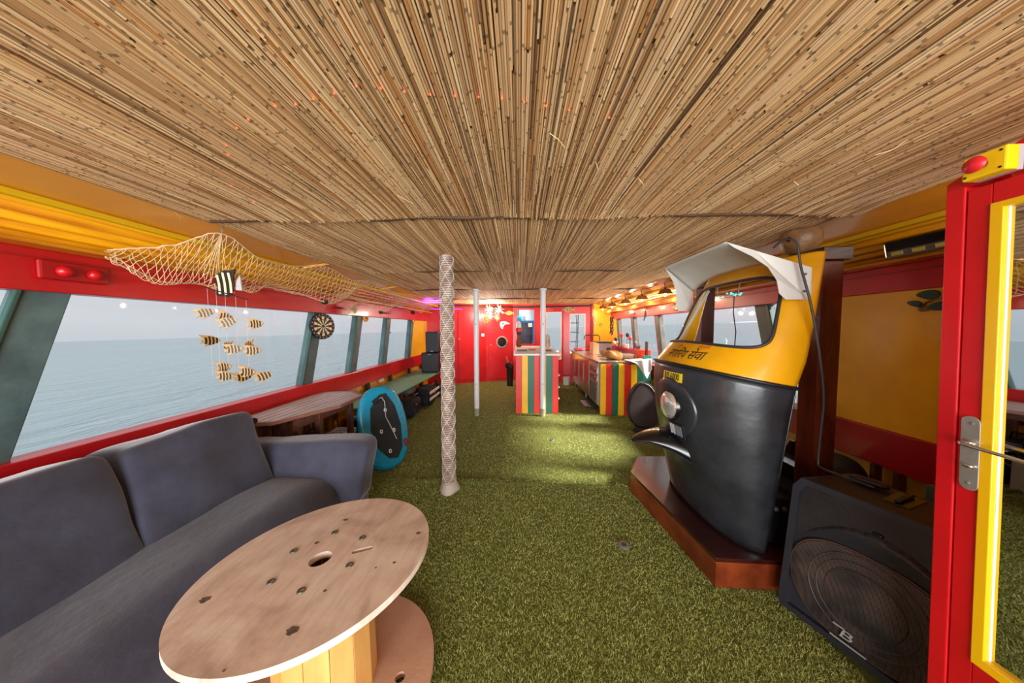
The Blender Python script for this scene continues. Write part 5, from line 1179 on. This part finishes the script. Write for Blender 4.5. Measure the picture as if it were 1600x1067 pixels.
MB().tube([(1.99 + .035 * math.sin(t), 7.52, 1.70 + .10 * math.cos(t)) for t in np.linspace(0, 2 * PI, 20)], .008, 6, closed=True).build('loop', WHT, ro_, smooth=60); MB().tube([(1.99, 7.52, 1.60), (1.985, 7.52, 1.45), (2.0, 7.52, 1.40)], .009, 6).build('tail', WHT, ro_, smooth=60)
o = MB().tube([(2.16 + .035 * math.cos(t), 7.585, 1.57 + .035 * math.sin(t)) for t in np.linspace(0, 2 * PI, 18)], .008, 6, closed=True).build('small_ring', GREY, smooth=60); tag(origin(o, (2.16, 7.585, 1.57)), 'small dark metal ring fixed on the yellow end panel', 'ring')

# ================================================================== BULKHEAD ORNAMENTS
def star(x, z, r, lit, lab, nsp=26):
    o = thing('starburst_light', (x, 7.5, z), lab, 'light'); sp = MB()
    for k in range(nsp):
        v = Vector((random.gauss(0, 1), random.gauss(0, .5), random.gauss(0, 1))).normalized(); rr = r * random.uniform(.55, 1)
        sp.tube([(x, 7.5, z), (x + v.x * rr, 7.5 + v.y * rr, z + v.z * rr)], [.004, .0015], 4)
    sp.build('spikes', STARL if lit else mat('dim_gold_wire', c(210, 170, 90), .4, emit=(1, .7, .3, 1), estr=.5), o); MB().rbox((x, 7.5, z), (.05, .05, .05), 2, 6).build('hub', BULB if lit else GOLD, o, smooth=80)
    if lit: light('star_glow', 'POINT', (x, 7.25, z - .12), 30, (1, .86, .70), shadow_soft_size=.04)
star(-.81, 1.97, .17, True, 'bright starburst light with wire spikes, left one of the pair under the ceiling')
star(-.54, 1.97, .18, True, 'bright starburst light with wire spikes, right one of the pair under the ceiling')
star(-.62, 1.76, .13, False, 'dimmer golden starburst hanging just below the two bright ones')
so = thing('sun_ornament', (-.92, 7.72, 1.74), 'yellow sun face ornament on the red bulkhead', 'ornament'); y_ = bulk_y(-.93) - .02
MB().lathe([(.0, .03), (.06, .02), (.07, 0)], (-.92, y_, 1.74), 18, (0, -1, 0)).build('face', mat('sun_orange', c(214, 90, 30), .5), so, smooth=50)
for k in range(10): a = k * PI / 5; MB().prism([(-.92 + .07 * math.cos(a - .2), y_, 1.74 + .07 * math.sin(a - .2)), (-.92 + .07 * math.cos(a + .2), y_, 1.74 + .07 * math.sin(a + .2)), (-.92 + .125 * math.cos(a), y_, 1.74 + .125 * math.sin(a))], (0, -.012, 0)).build('ray', STY, so)
def fish_poly(l, h): 
    P = [(-.5, 0), (-.38, .12), (-.2, .34), (0, .46), (.1, .42), (.24, .24), (.32, .10), (.5, .34), (.44, 0), (.5, -.34), (.32, -.10), (.2, -.26), (0, -.42), (-.2, -.32), (-.38, -.12)]
    return [(x * l, z * h) for x, z in P]
def wall_fish(x, z, l, h, m_, lab):
    y = bulk_y(x) - .02; o = thing('wall_fish', (x, y, z), lab, 'ornament'); MB().prism([(x + a, y, z + b) for a, b in fish_poly(l, h)], (0, -.015, 0)).build('body', m_, o, bevel=.003); MB().lathe([(0, .004), (.01, .003), (.011, 0)], (x - l * .3, y - .015, z + h * .06), 8, (0, -1, 0)).build('eye', BLK, o)
    for k in (-.1, .1): MB().prism([(x + k * l, y - .015, z + h * .2), (x + k * l + .012, y - .015, z + h * .2), (x + k * l + .012, y - .015, z - h * .2), (x + k * l, y - .015, z - h * .2)], (0, -.003, 0)).build('stripe', BLK, o)
    return o
wall_fish(-.29, 1.91, .28, .15, mat('fish_olive', c(200, 160, 40), .5), 'yellow wooden fish near the top of bulkhead right of starbursts')
wall_fish(-.66, 2.01, .18, .10, mat('fish_dark', c(110, 80, 50), .5), 'small dark wooden fish between the two bright starbursts')
wall_fish(.79, 1.99, .26, .13, mat('fish_red', c(220, 90, 60), .5), 'reddish wooden fish above the middle bulkhead window')
wall_fish(1.32, 1.98, .38, .18, GOLD, 'large golden wooden fish above the right bulkhead windows')
dl = thing('dolphin_mirror', (-.43, 7.86, 1.6), 'pale crescent shaped leaping dolphin on the red bulkhead', 'ornament'); y_ = bulk_y(-.45) - .02
MB().prism([(-.43 + a, y_ - .08 * a, 1.58 + b) for a, b in ((-.18, -.02), (-.15, .05), (-.08, .09), (.02, .10), (.10, .07), (.17, .02), (.10, .02), (.02, .01), (-.03, -.05), (-.04, -.12), (-.09, -.10), (-.11, -.03))], (0, -.02, 0)).build('body', mat('pale_pearl', c(196, 206, 200), .2), dl, bevel=.004)
MB().prism([(-.43 + a, y_ - .022 - .08 * a, 1.58 + b) for a, b in ((-.12, .02), (-.06, .05), (.0, .06), (.02, .03), (-.04, .0))], (0, -.004, 0)).build('dark_back', TEAL, dl)
o = MB().box(-1.05, -.97, bulk_y(-1.0) - .055, bulk_y(-1.0) - .03, 1.26, 1.34).build('light_switch', WHT, bevel=.005); tag(origin(o, (-1.01, 7.7, 1.26)), 'small square white light switch on red bulkhead between the doors', 'switch')
# purple led strips in the left corner
pl_ = thing('purple_led_strip', (-1.95, 7.3, 1.97), 'dotted purple led strip along the top of bulkhead behind rope pole', 'lights')
MB().beam((-2.3, 7.33, 1.985), (-1.5, 7.36, 2.0), .012, .012).build('tape', BLK, pl_)
for k in range(16): MB().rbox((-2.3 + .052 * k, 7.32, 1.985), (.026, .014, .014), 3, 3).build('led', PURP, pl_)
pc_ = thing('purple_led_cluster', (-2.0, 6.3, 2.09), 'glowing purple coil of led tape against the ceiling at left corner', 'lights')
for k in range(9): MB().tube([(-2.12 + .04 * k + .012 * math.sin(t), 6.3 + .12 * math.cos(t), 2.085 + .03 * math.sin(t)) for t in np.linspace(0, 2 * PI, 12)], .006, 5, closed=True).build('coil', PURP, pc_, smooth=60)
light('purple_glow', 'POINT', (-1.95, 6.3, 2.03), 3, (.5, .12, 1), shadow_soft_size=.1)
# glowing beads added in place of red laser spots projected on the reeds
LASER_DOTS = [(-.52, .807), (-.592, .824), (-.658, .841), (-.724, .846), (-.855, .896), (-.928, .931), (-1.058, 1.018), (-1.103, 1.069), (-1.328, 1.293), (-1.383, 1.462), (-.444, .786), (-.381, .794), (-.32, .806), (-.252, .819), (-.183, .825), (-.117, .831), (-.051, .838), (.013, .853), (.078, .869), (.149, .886), (.28, .921)]
fl0 = thing('laser_dot_beads', (-.4, .9, 2.13), 'curved row of tiny glowing beads standing for red laser dots on the reeds', 'lights')
for x, y in LASER_DOTS: MB().rbox((x, y, 2.1385), (.0055, .0055, .005), 2, 4).build('led', REDL, fl0)

# ================================================================== DARTBOARD ETC ON LEFT POSTS
db_ = thing('dartboard', (-2.41, 3.42, 1.51), 'round black and cream dartboard hanging on the dark teal window post', 'dartboard'); C0 = Vector((-2.425, 3.40, 1.51)); ax = Vector((1, -.28, 0)).normalized(); ta = Vector((.28, 1, 0)).normalized()
MB().lathe([(.0, -.015), (.158, -.015), (.162, .0), (.158, .014), (.0, .014)], C0, 40, ax).build('rim', BLK, db_, smooth=40)
def seg(r0, r1, a0, a1, h, m_, nm_):
    n = 3; P = [(r0 * math.cos(a0 + (a1 - a0) * k / n), r0 * math.sin(a0 + (a1 - a0) * k / n)) for k in range(n + 1)] + [(r1 * math.cos(a1 - (a1 - a0) * k / n), r1 * math.sin(a1 - (a1 - a0) * k / n)) for k in range(n + 1)]
    MB().prism([C0 + ax * h + ta * x + Vector((0, 0, y)) for x, y in P], ax * .0025).build(nm_, m_, db_)
for k in range(20):
    a0, a1 = (k - .5) * PI / 10, (k + .5) * PI / 10; seg(.016, .075, a0, a1, .0145, CREAM if k % 2 else BLK, 'wedge'); seg(.083, .118, a0, a1, .0145, CREAM if k % 2 else BLK, 'wedge')
    seg(.076, .082, a0, a1, .0145, mat('dart_green', c(50, 90, 60), .5) if k % 2 else mat('dart_red', c(150, 40, 40), .5), 'treble'); seg(.119, .126, a0, a1, .0145, MATS['dart_green'] if k % 2 else MATS['dart_red'], 'double')
    a = k * PI / 10; MB().rbox(tuple(C0 + ax * .0155 + ta * (.142 * math.cos(a)) + Vector((0, 0, .142 * math.sin(a)))), (.004, .012, .015), 4, 3).build('numeral', SILV, db_)
for y, z, r, lab in ((4.42, 1.645, .058, 'round orange wooden roundel on the second narrow window post'), (6.45, 1.66, .05, 'small pale orange shell on the fourth narrow window post')):
    o = thing('post_roundel', (-2.44, y, z), lab, 'ornament'); MB().lathe([(0, .02), (r * .5, .022), (r, .012), (r * 1.02, 0)], (-2.45, y, z), 22, (1, -.2, 0)).build('disc', ORG, o, smooth=50); MB().lathe([(0, .006), (r * .3, .004), (r * .32, 0)], (-2.428, y, z), 12, (1, -.2, 0)).build('boss', TEAK, o)
hs = thing('hanging_driftwood', (-2.3, 4.95, 1.55), 'thin dark driftwood stick dangling before the third left window', 'ornament'); MB().tube([(-2.25, 4.8, 1.75), (-2.26, 4.8, 1.62)], .003, 4).build('string', BLK, hs); MB().tube([(-2.26, 4.8, 1.62), (-2.25, 4.82, 1.55), (-2.27, 4.80, 1.48), (-2.24, 4.83, 1.40)], [.012, .014, .012, .008], 7).build('stick', COCO, hs)
tsl = thing('straw_tassel', (-2.3, 3.85, 1.78), 'fan of pale dry straw hanging from the net over red strip', 'tassel'); t__ = MB()
for k in range(60):
    a = random.uniform(-.25, .35); t__.tube([(-2.3, 3.95, 1.87), (-2.31 + random.uniform(-.03, .03), 3.80 + a * .35, 1.70 + random.uniform(-.05, .04))], [.002, .0015], 3)
o = t__.build('straw', mat('dry_straw', c(226, 204, 160), .8), tsl); o['kind'] = 'stuff'
for k, (y0, nn) in enumerate(((3.68, 5), (4.05, 4), (5.0, 5))):
    o = thing('red_coral_sprig', (-2.42, y0, 1.755), ('dark red coral sprig on the red strip left of the straw tassel', 'dark red coral sprig on the red strip right of the straw tassel', 'dark red coral sprig above the third left window')[k], 'ornament')
    for j in range(nn): MB().tube([(-2.425, y0, 1.75), (-2.42, y0 + .03 * j - .03, 1.755 + .01 * (j % 2)), (-2.42, y0 + .055 * j - .04, 1.765 - .01 * (j % 3))], [.006, .008, .004], 6).build('branch', mat('coral_dark', c(120, 10, 16), .6), o)

# ================================================================== FISHING NET
U_ = [(-2.3, 1.53, 1.92), (-2.12, 1.68, 1.985), (-1.95, 1.82, 2.10), (-1.97, 2.12, 2.01), (-1.98, 2.45, 2.03), (-1.95, 2.84, 2.10), (-1.98, 3.3, 2.05), (-1.95, 3.73, 2.10), (-1.98, 4.5, 2.05), (-1.95, 5.3, 2.10), (-2.0, 6.3, 2.08)]
L_ = [(-2.3, 1.54, 1.90), (-2.3, 1.74, 1.79), (-2.3, 1.94, 1.80), (-2.26, 2.15, 1.80), (-2.3, 2.46, 1.855), (-2.25, 2.8, 1.84), (-2.1, 3.06, 1.77), (-2.28, 3.55, 1.93), (-2.1, 4.3, 1.74), (-2.25, 4.9, 1.90), (-2.15, 6.2, 1.82)]
def interp(P, t):
    f = t * (len(P) - 1); i = min(int(f), len(P) - 2); f -= i; p0, p1, p2, p3 = [Vector(P[max(0, min(len(P) - 1, i + k))]) for k in (-1, 0, 1, 2)]
    return .5 * (2 * p1 + (p2 - p0) * f + (2 * p0 - 5 * p1 + 4 * p2 - p3) * f * f + (3 * p1 - p0 - 3 * p2 + p3) * f ** 3)
def netp(s, t):
    a, b = interp(U_, s), interp(L_, s); p = a.lerp(b, t); sag = .10 * math.sin(PI * t) * (math.sin(PI * s) ** .3); w = 1 + 1 * noise.noise(Vector((s * 14, t * 2, 1)))
    g = .012 * noise.noise(Vector((s * 60, t * 9, 5)))
    return p + Vector((-.03 * math.sin(PI * t), g * 2, -sag * w + g * (1 if 0 < t < 1 else 0)))
net = thing('fishing_net', (-2.1, 3.0, 2.0), 'cream knotted fishing net slung along left side under the eaves', 'net'); nb = MB(); NC, NR = 150, 9
pts = {(i, j): netp(i / NC, j / NR) for i in range(NC + 1) for j in range(NR + 1)}
for i in range(NC):
    for j in range(NR + 1):
        if (i + j) % 2 == 0:
            for dj in (-1, 1):
                if (i + 1, j + dj) in pts: 
                    a, b = pts[(i, j)], pts[(i + 1, j + dj)]; m_ = (a + b) / 2 + Vector((0, 0, -.003)); nb.tube([a, m_, b], .0017, 4, cap=False)
        
o = nb.build('mesh', NET, net, smooth=60); o['kind'] = 'stuff'
MB().tube([netp(i / 120, 0) for i in range(121)], .004, 5).build('head_rope', NET, net, smooth=60); MB().tube([netp(i / 120, 1) for i in range(121)], .0035, 5).build('foot_rope', NET, net, smooth=60)
for k in range(6): MB().tube([(-1.95, 1.82, 2.10), netp(.2 + .004 * k, .25), netp(.19 + .012 * k, .6)], .0022, 4).build('gather_strand', NET, net)
for x, y in ((-1.95, 1.82), (-1.95, 2.84), (-1.95, 3.73), (-1.95, 5.3)): MB().tube([(x, y, 2.17), (x + .01, y, 2.12), (x - .005, y, 2.10), (x - .012, y, 2.115)], .003, 5).build('hook', GREYM, net)
for (x, y, z, r, lab) in ((-2.13, 3.03, 1.775, .038, 'dark coconut caught in the first dip of fishing net, beside the dartboard'), (-2.13, 4.28, 1.73, .034, 'dark coconut caught in the second dip of fishing net'), (-2.14, 5.6, 1.80, .045, 'dark coconut caught in the far end of fishing net')):
    o = MB().rbox((x, y, z), (r * 2, r * 2, r * 1.7), 2, 10, wob=.006, ws=20).build('coconut', mat('coconut_dark', c(44, 28, 20), .7, var=.3, vscale=30, bump=.5, bscale=60), smooth=80); tag(origin(o, (x, y, z)), lab, 'coconut')

# ================================================================== FISH MOBILE
mo = thing('fish_mobile', (-1.94, 1.82, 1.78), 'hanging mobile of one large and fourteen small striped wooden fish by left window', 'mobile')
def striped(cx, cy, cz, l, h, yaw, tilt, m1, name, flip=1, nst=4, th=.006, big=False):
    c_, s_ = math.cos(yaw), math.sin(yaw); ct, st_ = math.cos(tilt), math.sin(tilt)
    def W(x, z, o): x, z = x * ct - z * st_, x * st_ + z * ct; return Vector((cx + x * c_ * flip - o * s_, cy + x * s_ * flip + o * c_, cz + z))
    if big: P = [(-.52, -.38), (-.36, -.1), (-.48, .12), (-.30, .38), (.0, .50), (.30, .46), (.52, .50), (.36, .20), (.34, -.12), (.22, -.40), (.0, -.5), (-.25, -.46)]
    else: P = [(.52, .02), (.34, .24), (.08, .42), (-.12, .46), (-.50, .52), (-.30, .20), (-.24, .04), (-.42, .08), (-.40, -.10), (-.46, -.28), (-.26, -.14), (-.18, -.3), (-.28, -.50), (.10, -.38), (.36, -.20)]
    b = MB().prism([W(x * l, z * h, -th / 2) for x, z in P], W(0, 0, th / 2) - W(0, 0, -th / 2)).build(name, m1, mo, bevel=.001)
    for k in range(nst):
        x = (-.20 + .5 * k / (nst - 1)) if not big else (-.30 + .5 * k / (nst - 1)); zz = (.40 - .5 * abs(x)) if not big else .44 - .25 * abs(x)
        w_ = .045 if not big else .05
        for sg in (-1, 1):
            st2 = MB().prism([W((x - w_ + .05 * (0 if q in (0, 3) else 0) + (.04 if tz > 0 else 0) * 0 + dx) * l, tz * h, sg * (th / 2)) for q, (dx, tz) in enumerate(((-.0, zz), (2 * w_, zz - .02), (2 * w_ + .03, 0), (2 * w_, -zz), (0, -zz + .02), (.03, 0)))], W(0, 0, sg * .001) - W(0, 0, 0)).build('stripe', CREAM if big else BLK, b)
    return b
striped(-1.935, 1.82, 1.777, .155, .175, 0, .12, BLK, 'large_fish', 1, 3, .010, True)
MB().prism([(-1.86, 1.815, 1.79), (-1.835, 1.815, 1.83), (-1.825, 1.815, 1.73), (-1.865, 1.815, 1.735)], (0, .008, 0)).build('tail_fin', SILV, mo)
MB().beam((-2.072, 1.815, 1.753), (-1.793, 1.815, 1.672), .012, .006).build('spreader_bar', BLK, mo)
MB().tube([(-1.93, 1.82, 1.86), (-1.945, 1.82, 1.97), (-1.95, 1.82, 2.09)], .0015, 4).build('hanger', NET, mo)
FP = [(-2.068, 1.584, .4, .3), (-1.986, 1.559, .2, -.3), (-1.918, 1.521, .5, .4), (-1.779, 1.512, .1, .05), (-2.042, 1.402, 1.25, 0), (-1.974, 1.363, 2.8, .1), (-1.889, 1.346, .3, .1), (-1.825, 1.368, 2.8, -.1), (-1.761, 1.336, .2, 0), (-2.014, 1.219, .1, .1), (-1.953, 1.166, .2, 0), (-1.881, 1.153, 1.1, .1), (-1.802, 1.196, .1, -.05), (-1.74, 1.158, .8, .3)]
for i, (x, z, yw, tl) in enumerate(FP):
    striped(x, 1.82 + (.03 if i % 2 else -.02), z, .108, .075, yw, tl, GOLD if i % 3 else mat('fish_tan', c(190, 150, 90), .5), 'small_fish')
for k, x in enumerate((-2.06, -2.0, -1.94, -1.87, -1.80)):
    zt = 1.753 - (x + 2.072) * .29; MB().tube([(x, 1.815, zt), (x + (.0 if k else .01), 1.815, (1.16, 1.17, 1.20, 1.22, 1.17)[k])], .0009, 3).build('string', mat('pale_string', c(226, 190, 190), .6), mo)
